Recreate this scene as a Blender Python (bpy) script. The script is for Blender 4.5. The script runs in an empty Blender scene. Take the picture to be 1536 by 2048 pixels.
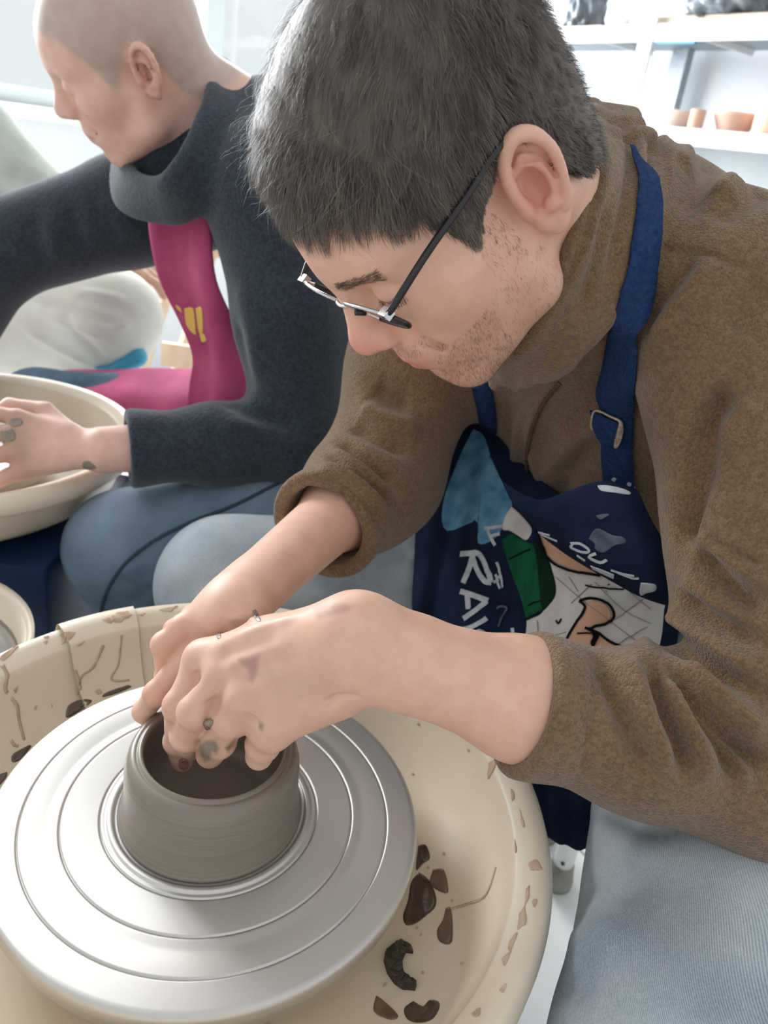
import bpy, bmesh, math, random
import numpy as np
from mathutils import Vector, Matrix
from mathutils.bvhtree import BVHTree

random.seed(7)
RNG = np.random.default_rng(7)
scene = bpy.context.scene
COL = scene.collection

# ------------------------------------------------------------------ camera
F_PX, PITCH, ROLL = 1540.0, 0.44, 0.1467
CAM = np.array([0.0, 0.0, 1.07])
_fw = np.array([0, math.cos(PITCH), -math.sin(PITCH)])
_rt = np.array([1.0, 0, 0]); _up = np.cross(_rt, _fw)
C_R = math.cos(ROLL) * _rt + math.sin(ROLL) * _up
C_U = -math.sin(ROLL) * _rt + math.cos(ROLL) * _up
cam_d = bpy.data.cameras.new('camera'); cam_o = bpy.data.objects.new('camera', cam_d)
COL.objects.link(cam_o)
cam_d.sensor_fit = 'VERTICAL'; cam_d.sensor_height = 36.0; cam_d.lens = 36.0 * F_PX / 2048.0
cam_d.clip_start = 0.02
cam_d.dof.use_dof = True; cam_d.dof.focus_distance = 0.53; cam_d.dof.aperture_fstop = 9.0
m = Matrix.Identity(4)
for i in range(3):
    m[i][0], m[i][1], m[i][2], m[i][3] = C_R[i], C_U[i], -_fw[i], CAM[i]
cam_o.matrix_world = m
scene.camera = cam_o

# ------------------------------------------------------------------ light
scene.view_settings.view_transform = 'Standard'; scene.view_settings.look = 'None'
scene.view_settings.gamma = 1.0; scene.view_settings.use_curve_mapping = False
scene.view_settings.exposure = 0.48
world = bpy.data.worlds.new('daylight'); scene.world = world; world.use_nodes = True
bg = world.node_tree.nodes['Background']
bg.inputs[0].default_value = (0.93, 0.97, 1.0, 1); bg.inputs[1].default_value = 0.66
def area(name, loc, target, sx, sy, power, col=(1, 1, 1)):
    l = bpy.data.lights.new(name, 'AREA'); l.shape = 'RECTANGLE'; l.size = sx; l.size_y = sy
    l.energy = power; l.color = col
    o = bpy.data.objects.new(name, l); COL.objects.link(o); o.location = loc
    o.rotation_euler = (Vector(target) - Vector(loc)).to_track_quat('-Z', 'Y').to_euler()
    return o
# daylight outside the big window in the back wall
area('window_daylight_offscreen', (-1.83, 3.5, 1.85), (-0.6, 1.92, 1.35), 3.4, 1.6, 330, (0.96, 0.98, 1.0))

# ------------------------------------------------------------------ measuring helpers
def P(x, y, d):
    """world point seen at photo pixel (x, y) at depth d metres"""
    return CAM + d * ((x - 768) / F_PX * C_R - (y - 1024) / F_PX * C_U + _fw)
def Pz(x, y, z):
    d = P(x, y, 1.0) - CAM
    return CAM + d * ((z - CAM[2]) / d[2])
def proj(w):
    v = np.asarray(w) - CAM; z = v @ _fw
    return np.stack([768 + F_PX * (v @ C_R) / z, 1024 - F_PX * (v @ C_U) / z], -1)
def V(*a): return np.array(a, float)
def nrm(v): return v / (np.linalg.norm(v) + 1e-12)

# ------------------------------------------------------------------ implicit surface engine
MARG = 0.045
def smin(a, b, k):
    if k <= 0: return np.minimum(a, b)
    h = np.maximum(k - np.abs(a - b), 0) / k
    return np.minimum(a, b) - h * h * k * 0.25
def smax(a, b, k): return -smin(-a, -b, k)
class Prim:
    def __init__(s, f, c, r): s.f, s.c, s.r = f, np.asarray(c, float), r
def cone(a, b, r1, r2):
    a = np.asarray(a, float); b = np.asarray(b, float); ba = b - a; l2 = max(ba @ ba, 1e-12); rr = r1 - r2
    a2 = max(l2 - rr * rr, 1e-12); il2 = 1 / l2
    def f(p):
        pa = p - a; y = pa @ ba; z = y - l2
        x = pa * l2 - y[:, None] * ba; x2 = (x * x).sum(1)
        y2 = y * y * l2; z2 = z * z * l2
        k = np.sign(rr) * rr * rr * x2
        d = (np.sqrt(x2 * a2 * il2) + y * rr) * il2 - r1
        m1 = np.sign(z) * a2 * z2 > k; m2 = np.sign(y) * a2 * y2 < k
        d = np.where(m2, np.sqrt(np.maximum(x2 + y2, 0)) * il2 - r1, d)
        return np.where(m1, np.sqrt(np.maximum(x2 + z2, 0)) * il2 - r2, d)
    return Prim(f, (a + b) / 2, math.sqrt(l2) / 2 + max(r1, r2))
def frame(zdir, xhint):
    z = nrm(np.asarray(zdir, float)); x = np.asarray(xhint, float); x = nrm(x - z * (x @ z)); y = np.cross(z, x)
    return np.stack([x, y, z], 1)          # columns
def ell(c, r, R=None):
    c = np.asarray(c, float); r = np.asarray(r, float)
    def f(p):
        q = p - c
        if R is not None: q = q @ R
        k0 = np.sqrt(((q / r) ** 2).sum(1)); k1 = np.sqrt(((q / (r * r)) ** 2).sum(1))
        return np.where(k1 < 1e-9, -r.min(), k0 * (k0 - 1) / np.maximum(k1, 1e-9))
    return Prim(f, c, r.max())
def econe(a, b, r1, r2, wdir, flat):
    """round cone squashed by `flat` across, wide along wdir (r given for wide axis)"""
    a = np.asarray(a, float); b = np.asarray(b, float)
    R = frame(b - a, wdir); n = R[:, 1]
    pr = cone((0, 0, 0), (0, 0, np.linalg.norm(b - a)), r1, r2)
    def f(p):
        q = (p - a) @ R; q = q.copy(); q[:, 1] /= flat
        return pr.f(q) * flat ** 0.5
    return Prim(f, (a + b) / 2, np.linalg.norm(b - a) / 2 + max(r1, r2))
def box(c, h, R=None, rnd=0.0):
    c = np.asarray(c, float); h = np.asarray(h, float) - rnd
    def f(p):
        q = p - c
        if R is not None: q = q @ R
        q = np.abs(q) - h
        return np.sqrt((np.maximum(q, 0) ** 2).sum(1)) + np.minimum(q.max(1), 0) - rnd
    return Prim(f, c, np.linalg.norm(h) + rnd)
def half(pt, n, c=None, r=9.0):
    pt = np.asarray(pt, float); n = nrm(np.asarray(n, float))
    return Prim(lambda p: (p - pt) @ n, pt if c is None else c, r)
class Sdf:
    def __init__(s): s.ops = []
    def add(s, pr, k=0.0, op='u'): s.ops.append((pr, k, op)); return s
    def cut(s, pr, k=0.0): return s.add(pr, k, 's')
    def chain(s, pts, rad, k=0.01, kin=0.0):
        for i in range(len(pts) - 1): s.add(cone(pts[i], pts[i + 1], rad[i], rad[i + 1]), k if i == 0 else kin)
        return s
    def __call__(s, p):
        if len(p) > 20000:
            return np.concatenate([s(c) for c in np.array_split(p, len(p) // 12000 + 1)])
        d = np.full(len(p), 1.0); lo = p.min(0); hi = p.max(0)
        for pr, k, op in s.ops:
            if op == 'i': d = smax(d, pr.f(p), k); continue
            R = pr.r + MARG; g = np.maximum(np.maximum(lo - pr.c, pr.c - hi), 0)
            if g @ g > R * R: continue
            far = np.maximum(np.abs(lo - pr.c), np.abs(hi - pr.c))
            if far @ far < R * R: idx = slice(None); q = pr.f(p)
            else:
                idx = np.nonzero(((p - pr.c) ** 2).sum(1) < R * R)[0]
                if len(idx) == 0: continue
                q = pr.f(p[idx])
            d[idx] = smin(d[idx], q, k) if op == 'u' else smax(d[idx], -q, k)
        return d
    def prim(s, R=None, t=None, sym=False, c=(0, 0, 0), r=0.2, disp=None):
        """wrap as a primitive, optionally in a rigid frame (columns R, origin t) and mirrored in x"""
        def f(p):
            q = p if R is None else (p - t) @ R
            if sym: q = q.copy(); q[:, 0] = np.abs(q[:, 0])
            return s(q)
        cc = np.asarray(c, float)
        return Prim(f, cc if R is None else R @ cc + t, r)
def bounds(s, pad=0.01):
    lo = np.full(3, 9.0); hi = -lo
    for pr, k, op in s.ops:
        if op == 'u': lo = np.minimum(lo, pr.c - pr.r); hi = np.maximum(hi, pr.c + pr.r)
    return lo - pad, hi + pad
def polygonize(fn, h, lo=None, hi=None, newton=2):
    """sparse naive surface nets; returns verts, quads"""
    if lo is None: lo, hi = bounds(fn)
    lo = np.asarray(lo, float); hi = np.asarray(hi, float)
    nb = 8; B = nb * h
    n = np.ceil((hi - lo) / B).astype(int) + 1
    g = np.stack(np.meshgrid(*[np.arange(k) for k in n], indexing='ij'), -1).reshape(-1, 3)
    cen = lo + (g + 0.5) * B
    d = np.concatenate([fn(c) for c in np.array_split(cen, max(1, len(cen) // 200000))])
    act = g[np.abs(d) < B * 0.87 * 1.25 + 0.002]
    act = act[np.lexsort(((act // 3)[:, 2], (act // 3)[:, 1], (act // 3)[:, 0]))]
    lc = np.stack(np.meshgrid(*[np.arange(nb + 1)] * 3, indexing='ij'), -1).reshape(-1, 3)
    KX, KY = 1 << 40, 1 << 20
    def key(c): return (c[..., 0] + 4) * KX + (c[..., 1] + 4) * KY + (c[..., 2] + 4)
    ck, cv, e_all = [], [], []
    step = 16
    for s0 in range(0, len(act), step):
        a = act[s0:s0 + step]
        base = a[:, None, :] * nb + lc[None]
        val = fn((lo + base.reshape(-1, 3) * h)).reshape(len(a), nb + 1, nb + 1, nb + 1)
        neg = val < 0
        cnt = np.zeros((len(a), nb, nb, nb), int)
        for dx in (0, 1):
            for dy in (0, 1):
                for dz in (0, 1): cnt += neg[:, dx:dx + nb, dy:dy + nb, dz:dz + nb]
        bi, x, y, z = np.nonzero((cnt > 0) & (cnt < 8))
        acc = np.zeros((len(bi), 3)); w = np.zeros(len(bi))
        for ax in range(3):
            o1, o2 = [q for q in range(3) if q != ax]
            for u in (0, 1):
                for v in (0, 1):
                    off = [0, 0, 0]; off[o1] = u; off[o2] = v
                    v0 = val[bi, x + off[0], y + off[1], z + off[2]]
                    off2 = list(off); off2[ax] = 1
                    v1 = val[bi, x + off2[0], y + off2[1], z + off2[2]]
                    mm = (v0 < 0) != (v1 < 0)
                    t = np.where(mm, v0 / np.where(mm, v0 - v1, 1), 0)
                    pt = np.zeros((len(bi), 3)); pt[:] = off; pt[:, ax] = t
                    acc[mm] += pt[mm]; w[mm] += 1
        cell = a[bi] * nb + np.stack([x, y, z], 1)
        ck.append(key(cell)); cv.append(lo + (cell + acc / w[:, None]) * h)
        for ax in range(3):
            sl0 = [slice(0, nb)] * 3; sl1 = [slice(0, nb)] * 3; sl1[ax] = slice(1, nb + 1)
            A = neg[(slice(None),) + tuple(sl0)]; Bn = neg[(slice(None),) + tuple(sl1)]
            bi, x, y, z = np.nonzero(A != Bn)
            e_all.append((ax, a[bi] * nb + np.stack([x, y, z], 1), A[bi, x, y, z]))
    ck = np.concatenate(ck); cv = np.concatenate(cv)
    o = np.argsort(ck); ck = ck[o]
    quads = []
    for ax, c, inside in e_all:
        o1, o2 = [(1, 2), (2, 0), (0, 1)][ax]
        ids = []; ok = np.ones(len(c), bool)
        for u, v in ((0, 0), (1, 0), (1, 1), (0, 1)):
            q = c.copy(); q[:, o1] -= u; q[:, o2] -= v
            kk = key(q); j = np.minimum(np.searchsorted(ck, kk), len(ck) - 1)
            ok &= ck[j] == kk; ids.append(o[j])
        qd = np.stack(ids, 1)
        qd[~inside] = qd[~inside][:, ::-1]
        quads.append(qd[ok])
    quads = np.concatenate(quads)
    for _ in range(newton):
        for s0 in range(0, len(cv), 4000):
            p = cv[s0:s0 + 4000]; e = h * 0.4
            dd = fn(p); gr = np.zeros_like(p)
            for sg in ((1, -1, -1), (-1, -1, 1), (-1, 1, -1), (1, 1, 1)):
                sg = np.array(sg, float); gr += fn(p + sg * e)[:, None] * sg
            gr /= 4 * e
            st = dd / np.maximum((gr * gr).sum(1), 0.25)
            cv[s0:s0 + 4000] = p - np.clip(st, -h, h)[:, None] * gr
    return cv, quads
def refine(v, q, sel, fn, h):
    """split the selected quads in four and pull the new points onto the surface fn = 0"""
    qs = q[sel]; keep = q[~sel]
    e = np.stack([np.stack([qs[:, i], qs[:, (i + 1) % 4]], 1) for i in range(4)], 1)          # nq,4,2
    key = np.minimum(e[..., 0], e[..., 1]).astype(np.int64) * len(v) + np.maximum(e[..., 0], e[..., 1])
    uk, inv, cnt = np.unique(key.ravel(), return_inverse=True, return_counts=True)
    a, b = uk // len(v), uk % len(v)
    mid = (v[a] + v[b]) / 2; cen = v[qs].mean(1); n0 = len(v); n1 = n0 + len(mid)
    mi = inv.reshape(-1, 4) + n0; ci = np.arange(len(qs)) + n1
    nq = [np.stack([qs[:, i], mi[:, i], ci, mi[:, (i + 3) % 4]], 1) for i in range(4)]
    V2 = np.concatenate([v, mid, cen]); move = np.r_[np.zeros(n0, bool), cnt > 1, np.ones(len(cen), bool)]
    inner = np.zeros(n0, bool); inner[qs.ravel()] = True; inner[keep.ravel()] = False; move[:n0] = inner
    idx = np.nonzero(move)[0]
    for s0 in range(0, len(idx), 4000):
        j = idx[s0:s0 + 4000]; p = V2[j]; d = fn(p); g = np.zeros_like(p); ee = h * 0.4
        for sg in ((1, -1, -1), (-1, -1, 1), (-1, 1, -1), (1, 1, 1)):
            sg = np.array(sg, float); g += fn(p + sg * ee)[:, None] * sg
        g /= 4 * ee; V2[j] = p - np.clip(d / np.maximum((g * g).sum(1), 0.25), -h, h)[:, None] * g
    return V2, np.concatenate([keep] + nq)
def normals_of(v, q):
    n = np.zeros_like(v)
    fn = np.cross(v[q[:, 2]] - v[q[:, 0]], v[q[:, 3]] - v[q[:, 1]])
    for i in range(4): np.add.at(n, q[:, i], fn)
    return n / np.maximum(np.linalg.norm(n, axis=1), 1e-12)[:, None]
def relax(v, q, it=1, lam=0.5, keep=None):
    for _ in range(it):
        s = np.zeros_like(v); c = np.zeros(len(v))
        for a, b in ((0, 1), (1, 2), (2, 3), (3, 0)):
            np.add.at(s, q[:, a], v[q[:, b]]); np.add.at(c, q[:, a], 1)
            np.add.at(s, q[:, b], v[q[:, a]]); np.add.at(c, q[:, b], 1)
        nv = v + lam * (s / np.maximum(c, 1)[:, None] - v)
        v = nv if keep is None else np.where(keep[:, None], v, nv)
    return v
def seg_dist(v, pts):
    """distance from verts to polyline and the arc parameter 0..1"""
    pts = np.asarray(pts, float); best = np.full(len(v), 9.0); par = np.zeros(len(v))
    L = np.r_[0, np.cumsum(np.linalg.norm(np.diff(pts, axis=0), axis=1))]
    for i in range(len(pts) - 1):
        a, b = pts[i], pts[i + 1]; ab = b - a; l2 = max(ab @ ab, 1e-12)
        t = np.clip(((v - a) @ ab) / l2, 0, 1); d = np.linalg.norm(v - a - t[:, None] * ab, axis=1)
        m_ = d < best; best[m_] = d[m_]; par[m_] = (L[i] + t[m_] * math.sqrt(l2)) / L[-1]
    return best, par
def smooth_line(pts, n=4):
    pts = np.asarray(pts, float)
    if len(pts) < 3: return pts
    out = []
    for i in range(len(pts) - 1):
        p0 = pts[max(i - 1, 0)]; p1 = pts[i]; p2 = pts[i + 1]; p3 = pts[min(i + 2, len(pts) - 1)]
        for t in np.linspace(0, 1, n, endpoint=False):
            out.append(0.5 * ((2 * p1) + (-p0 + p2) * t + (2 * p0 - 5 * p1 + 4 * p2 - p3) * t * t + (-p0 + 3 * p1 - 3 * p2 + p3) * t ** 3))
    out.append(pts[-1]); return np.array(out)
def bvh_of(v, q): return BVHTree.FromPolygons(v.tolist(), q.tolist())
def hit(bvh, x, y):
    """where the sight line of photo pixel (x, y) meets a surface"""
    d = P(x, y, 1.0) - CAM
    loc, nor, i, dist = bvh.ray_cast(Vector(CAM), Vector(d).normalized())
    if loc is None: return None
    nor = np.array(nor)
    return np.array(loc), (-nor if nor @ d > 0 else nor)
def fold(v, n, bvh, px, width, amp, taper=True):
    """press a crease (amp<0) or raise a ridge (amp>0) along a line of photo pixels"""
    pts = [hit(bvh, *p) for p in smooth_line(np.array(px, float), 3)]
    pts = [p[0] for p in pts if p is not None]
    if len(pts) < 2: return v
    pts = np.array(pts); lo = pts.min(0) - 2.6 * width; hi = pts.max(0) + 2.6 * width
    j = np.nonzero(((v > lo) & (v < hi)).all(1))[0]
    d, t = seg_dist(v[j], pts)
    w = np.exp(-(d / width) ** 2)
    if taper: w *= np.clip(np.minimum(t, 1 - t) * 5 + 0.25, 0, 1)
    v = v.copy(); v[j] += n[j] * (amp * w)[:, None]
    return v

# ------------------------------------------------------------------ objects
def link(o, parent=None):
    COL.objects.link(o)
    if parent is not None: o.parent = parent
    return o
def obj(name, v, f, mat, parent=None, smooth=True, col=None, tw=None):
    me = bpy.data.meshes.new(name)
    if isinstance(f, np.ndarray):
        v = np.asarray(v, np.float32); k = f.shape[1]
        me.vertices.add(len(v)); me.vertices.foreach_set('co', v.ravel())
        me.loops.add(f.size); me.loops.foreach_set('vertex_index', f.ravel().astype(np.int32))
        me.polygons.add(len(f)); me.polygons.foreach_set('loop_start', np.arange(0, f.size, k, dtype=np.int32))
        me.update(calc_edges=True); me.validate()
    else:
        me.from_pydata([tuple(map(float, p)) for p in v], [], [tuple(map(int, q)) for q in f])
    if smooth: me.polygons.foreach_set('use_smooth', np.ones(len(me.polygons), bool))
    if col is not None:
        a = me.color_attributes.new('Col', 'FLOAT_COLOR', 'POINT')
        a.data.foreach_set('color', np.c_[col, np.ones(len(col))].astype(np.float32).ravel())
    if tw is not None:
        a = me.attributes.new('Tw', 'FLOAT', 'POINT'); a.data.foreach_set('value', np.asarray(tw, np.float32))
    if mat is not None: me.materials.append(mat)
    me.update()
    return link(bpy.data.objects.new(name, me), parent)
def root(name, loc, label, cat, group=None):
    o = bpy.data.objects.new(name, None); o.location = tuple(map(float, loc)); o.empty_display_size = 0.05
    tag(o, label, cat, group); link(o); return o
def tag(o, label=None, cat=None, group=None, kind=None):
    if label: o['label'] = label
    if cat: o['category'] = cat
    if group: o['group'] = group
    if kind: o['kind'] = kind
    return o
def adopt(o, parent):
    """parent without moving (the root is an Empty without rotation)"""
    o.parent = parent; o.matrix_parent_inverse = Matrix.Translation(-_abs_loc(parent)); return o
def _abs_loc(p):
    l = Vector((0, 0, 0))
    while p is not None:
        l += p.location + p.matrix_parent_inverse.translation; p = p.parent
    return l
def wobj(name, v, f, mat, parent=None, **k):
    """mesh given in world coordinates, hung under a parent"""
    if parent is None: return obj(name, v, f, mat, None, **k)
    return adopt(obj(name, v, f, mat, None, **k), parent)
def lathe(prof, seg=96, c=(0, 0, 0), a0=0.0, a1=2 * math.pi):
    full = abs(a1 - a0) > 2 * math.pi - 1e-6
    prof = np.asarray(prof, float); n = seg if full else seg + 1
    ang = a0 + (a1 - a0) * np.arange(n) / seg
    v = np.stack([np.stack([prof[:, 0] * math.cos(t), prof[:, 0] * math.sin(t), prof[:, 1]], 1) for t in ang]) + np.asarray(c)
    m_ = len(prof); f = []
    for i in range(seg):
        j = (i + 1) % n
        for k in range(m_ - 1): f.append((i * m_ + k, j * m_ + k, j * m_ + k + 1, i * m_ + k + 1))
    return v.reshape(-1, 3), np.array(f)
def boxm(c, h, R=None):
    c = np.asarray(c, float); s = np.array([[x, y, z] for x in (-1, 1) for y in (-1, 1) for z in (-1, 1)], float) * np.asarray(h, float)
    fl = R is not None and np.linalg.det(np.asarray(R)) < 0
    if R is not None: s = s @ np.asarray(R).T
    F6 = [(0, 1, 3, 2), (4, 6, 7, 5), (0, 4, 5, 1), (2, 3, 7, 6), (0, 2, 6, 4), (1, 5, 7, 3)]
    return s + c, ([q[::-1] for q in F6] if fl else F6)
def bevel_box(name, c, h, mat, parent=None, R=None, bw=0.003, seg=2):
    v, f = boxm(c, h, R); bm = bmesh.new(); vs = [bm.verts.new(p) for p in v]
    for q in f: bm.faces.new([vs[i] for i in q])
    bmesh.ops.recalc_face_normals(bm, faces=bm.faces)
    bmesh.ops.bevel(bm, geom=bm.edges[:], offset=bw, segments=seg, affect='EDGES', profile=0.6)
    me = bpy.data.meshes.new(name); bm.to_mesh(me); bm.free(); me.materials.append(mat)
    for p in me.polygons: p.use_smooth = True
    o = link(bpy.data.objects.new(name, me))
    try: me.set_sharp_from_angle(angle=math.radians(40))
    except Exception: pass
    return adopt(o, parent) if parent is not None else o
def tube(pts, rad, seg=10, cap=True, flat=1.0, up=None):
    pts = np.asarray(pts, float); n = len(pts); rad = np.full(n, rad) if np.isscalar(rad) else np.asarray(rad, float)
    t = np.gradient(pts, axis=0); t /= np.maximum(np.linalg.norm(t, axis=1), 1e-9)[:, None]
    u = np.asarray(up if up is not None else (0, 0, 1.0), float)
    if up is None and abs(t[0] @ u) > 0.9: u = np.array([1.0, 0, 0])
    vs = []
    for i in range(n):
        x = u - t[i] * (u @ t[i]); x = nrm(x); y = np.cross(t[i], x)
        if up is None: u = x
        for k in range(seg):
            a = 2 * math.pi * k / seg
            vs.append(pts[i] + rad[i] * (math.cos(a) * x * flat + math.sin(a) * y))
    f = []
    for i in range(n - 1):
        for k in range(seg):
            f.append((i * seg + k, i * seg + (k + 1) % seg, (i + 1) * seg + (k + 1) % seg, (i + 1) * seg + k))
    if cap: f.append(tuple(range(seg))[::-1]); f.append(tuple(range((n - 1) * seg, n * seg)))
    return np.array(vs), f
def ribbon(pts, nors, half_w, th=0.0006):
    """flat strip lying on a surface: centre line, surface normals, half width (scalar or per point)"""
    pts = np.asarray(pts, float); nors = np.asarray(nors, float); n = len(pts)
    hw = np.full(n, half_w) if np.isscalar(half_w) else np.asarray(half_w)
    t = np.gradient(pts, axis=0); s = np.cross(nors, t); s /= np.maximum(np.linalg.norm(s, axis=1), 1e-9)[:, None]
    v = np.concatenate([pts - s * hw[:, None] + nors * th, pts + s * hw[:, None] + nors * th, pts - s * hw[:, None] - nors * th, pts + s * hw[:, None] - nors * th])
    f = []
    for i in range(n - 1):
        f += [(i, i + 1, n + i + 1, n + i)[::-1], (2 * n + i, 2 * n + i + 1, 3 * n + i + 1, 3 * n + i), (i, 2 * n + i, 2 * n + i + 1, i + 1)[::-1], (n + i, n + i + 1, 3 * n + i + 1, 3 * n + i)[::-1]]
    f += [(0, n, 3 * n, 2 * n)[::-1], (n - 1, 2 * n - 1, 4 * n - 1, 3 * n - 1)]
    return v, f
def patch(bvh, poly, th=0.001, dome=0.0, rings=(0.0, 0.45, 0.75, 0.92, 1.0)):
    """thin blob lying on a surface, outline given in photo pixels"""
    poly = np.asarray(poly, float); c = poly.mean(0)
    dens = smooth_line(np.vstack([poly, poly[:1]]), 4)[:-1]
    v = []; n = len(dens); f = []
    h0 = hit(bvh, *c)
    if h0 is None: return None
    v.append(h0[0] + h0[1] * (th + dome))
    last = h0
    for r in rings[1:]:
        for p in dens:
            hh = hit(bvh, *(c + (p - c) * r))
            if hh is None or np.linalg.norm(hh[0] - last[0]) > 0.2: hh = last
            e = th * (1.0 if r < 0.99 else 0.0) + dome * (1 - r * r)
            v.append(hh[0] + hh[1] * (e + 0.0003)); last = hh
    for i in range(n): f.append((0, 1 + i, 1 + (i + 1) % n))
    for k in range(len(rings) - 2):
        for i in range(n):
            a = 1 + k * n + i; b = 1 + k * n + (i + 1) % n
            f.append((a, a + n, b + n, b))
    return np.array(v), f

# ------------------------------------------------------------------ materials
def mat(name, col, rough=0.6, metal=0.0, spec=0.5, noise=None, bump=None, attr=False, sss=0.0, cell=None, sheen=0.0, alpha=None, aniso=None, coat=0.0):
    """col may be one colour, or two mixed by noise=(scale, detail, lo, hi)"""
    M = bpy.data.materials.new(name); M.use_nodes = True
    nt = M.node_tree; N = nt.nodes; Lk = nt.links; b = N['Principled BSDF']
    b.inputs['Roughness'].default_value = rough; b.inputs['Metallic'].default_value = metal
    b.inputs['Specular IOR Level'].default_value = spec
    if sheen: b.inputs['Sheen Weight'].default_value = sheen; b.inputs['Sheen Roughness'].default_value = 0.6
    if coat: b.inputs['Coat Weight'].default_value = coat; b.inputs['Coat Roughness'].default_value = 0.15
    c1 = col[0] if isinstance(col[0], (tuple, list)) else col
    tc = N.new('ShaderNodeTexCoord'); src = tc.outputs['Object']
    out = None
    if attr:
        a = N.new('ShaderNodeAttribute'); a.attribute_name = 'Col'; out = a.outputs['Color']
    if noise:
        sc, det, lo, hi = noise[:4]
        t = N.new('ShaderNodeTexNoise'); t.inputs['Scale'].default_value = sc; t.inputs['Detail'].default_value = det
        if len(noise) > 4:
            mp = N.new('ShaderNodeMapping'); mp.inputs['Scale'].default_value = noise[4]; Lk.new(src, mp.inputs['Vector']); Lk.new(mp.outputs[0], t.inputs['Vector'])
        else: Lk.new(src, t.inputs['Vector'])
        r = N.new('ShaderNodeMapRange'); r.inputs['From Min'].default_value = lo; r.inputs['From Max'].default_value = hi
        Lk.new(t.outputs['Fac'], r.inputs['Value'])
        mx = N.new('ShaderNodeMix'); mx.data_type = 'RGBA'
        if attr:
            mx.blend_type = 'MULTIPLY'; mx.inputs['Factor'].default_value = 1.0
            m2 = N.new('ShaderNodeMix'); m2.data_type = 'RGBA'
            m2.inputs['A'].default_value = (*col[0], 1); m2.inputs['B'].default_value = (*col[1], 1); Lk.new(r.outputs[0], m2.inputs['Factor'])
            Lk.new(out, mx.inputs['A']); Lk.new(m2.outputs['Result'], mx.inputs['B'])
        else:
            mx.inputs['A'].default_value = (*col[0], 1); mx.inputs['B'].default_value = (*col[1], 1)
            Lk.new(r.outputs[0], mx.inputs['Factor'])
        out = mx.outputs['Result']
    if out is not None: Lk.new(out, b.inputs['Base Color'])
    else: b.inputs['Base Color'].default_value = (*c1, 1)
    if bump:
        kind, sc, st, dist = bump
        if kind == 'voronoi':
            t = N.new('ShaderNodeTexVoronoi'); t.inputs['Scale'].default_value = sc; h = t.outputs['Distance']
        elif kind == 'wave':
            t = N.new('ShaderNodeTexWave'); t.inputs['Scale'].default_value = sc; t.wave_type = 'BANDS'; t.bands_direction = 'DIAGONAL'
            t.inputs['Distortion'].default_value = 1.0; t.inputs['Detail'].default_value = 1.0; h = t.outputs['Fac']
        else:
            t = N.new('ShaderNodeTexNoise'); t.inputs['Scale'].default_value = sc; t.inputs['Detail'].default_value = 3.0; h = t.outputs['Fac']
        Lk.new(src, t.inputs['Vector'])
        bp = N.new('ShaderNodeBump'); bp.inputs['Strength'].default_value = st; bp.inputs['Distance'].default_value = dist
        Lk.new(h, bp.inputs['Height']); Lk.new(bp.outputs[0], b.inputs['Normal'])
    if sss:
        b.inputs['Subsurface Weight'].default_value = sss; b.inputs['Subsurface Scale'].default_value = 0.006
        b.inputs['Subsurface Radius'].default_value = (1.0, 0.35, 0.2)
    if aniso is not None:
        b.inputs['Anisotropic'].default_value = aniso
        tg = N.new('ShaderNodeTangent'); tg.direction_type = 'RADIAL'; tg.axis = 'Z'; Lk.new(tg.outputs[0], b.inputs['Tangent'])
    return M
def glass_mat(name, tint, base=0.05, edge=0.6):
    """clear pane: transparent, with a reflection that grows towards grazing angles"""
    M = bpy.data.materials.new(name); M.use_nodes = True; nt = M.node_tree; N = nt.nodes; L = nt.links; N.clear()
    o = N.new('ShaderNodeOutputMaterial'); mx = N.new('ShaderNodeMixShader'); lw = N.new('ShaderNodeLayerWeight'); pw = N.new('ShaderNodeMath'); pw.operation = 'POWER'; pw.inputs[1].default_value = 4.0
    ma = N.new('ShaderNodeMath'); ma.operation = 'MULTIPLY_ADD'; ma.inputs[1].default_value = edge; ma.inputs[2].default_value = base
    t = N.new('ShaderNodeBsdfTransparent'); t.inputs[0].default_value = (*tint, 1); g = N.new('ShaderNodeBsdfGlossy'); g.inputs['Roughness'].default_value = 0.02
    L.new(lw.outputs['Facing'], pw.inputs[0]); L.new(pw.outputs[0], ma.inputs[0]); L.new(ma.outputs[0], mx.inputs[0]); L.new(t.outputs[0], mx.inputs[1]); L.new(g.outputs[0], mx.inputs[2]); L.new(mx.outputs[0], o.inputs[0])
    return M
def srgb(r, g, b):
    return tuple((c / 255 / 12.92) if c / 255 <= 0.04045 else ((c / 255 + 0.055) / 1.055) ** 2.4 for c in (r, g, b))
# ================================================================== the room
M_wall = mat('wall_paint', (srgb(236, 240, 245), srgb(244, 246, 248)), 0.85, noise=(3, 2, 0.3, 0.7))
M_white = mat('white_lacquer', srgb(240, 240, 238), 0.45)
M_shelfwhite = mat('white_shelf_paint', srgb(246, 246, 244), 0.5)
M_shelfgrey = mat('grey_galvanised_steel', (srgb(150, 160, 168), srgb(172, 180, 186)), 0.45, metal=0.3, noise=(60, 2, 0.3, 0.7))
M_frame = mat('window_frame_paint', srgb(214, 224, 222), 0.5)
M_tile = mat('white_floor_tile', (srgb(222, 222, 220), srgb(236, 236, 234)), 0.3, noise=(4, 3, 0.3, 0.7))
M_grout = mat('grey_grout', srgb(176, 172, 166), 0.9)
M_wood = mat('pale_wood', (srgb(214, 186, 160), srgb(232, 208, 184)), 0.55, noise=(30, 3, 0.3, 0.7, (1, 1, 0.08)))
M_board = mat('plywood_board', (srgb(196, 178, 158), srgb(212, 196, 178)), 0.7, noise=(40, 3, 0.3, 0.7, (1, 8, 8)))
M_terra = mat('bisque_terracotta', (srgb(222, 178, 156), srgb(232, 194, 174)), 0.8, noise=(18, 3, 0.3, 0.7))
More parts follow.
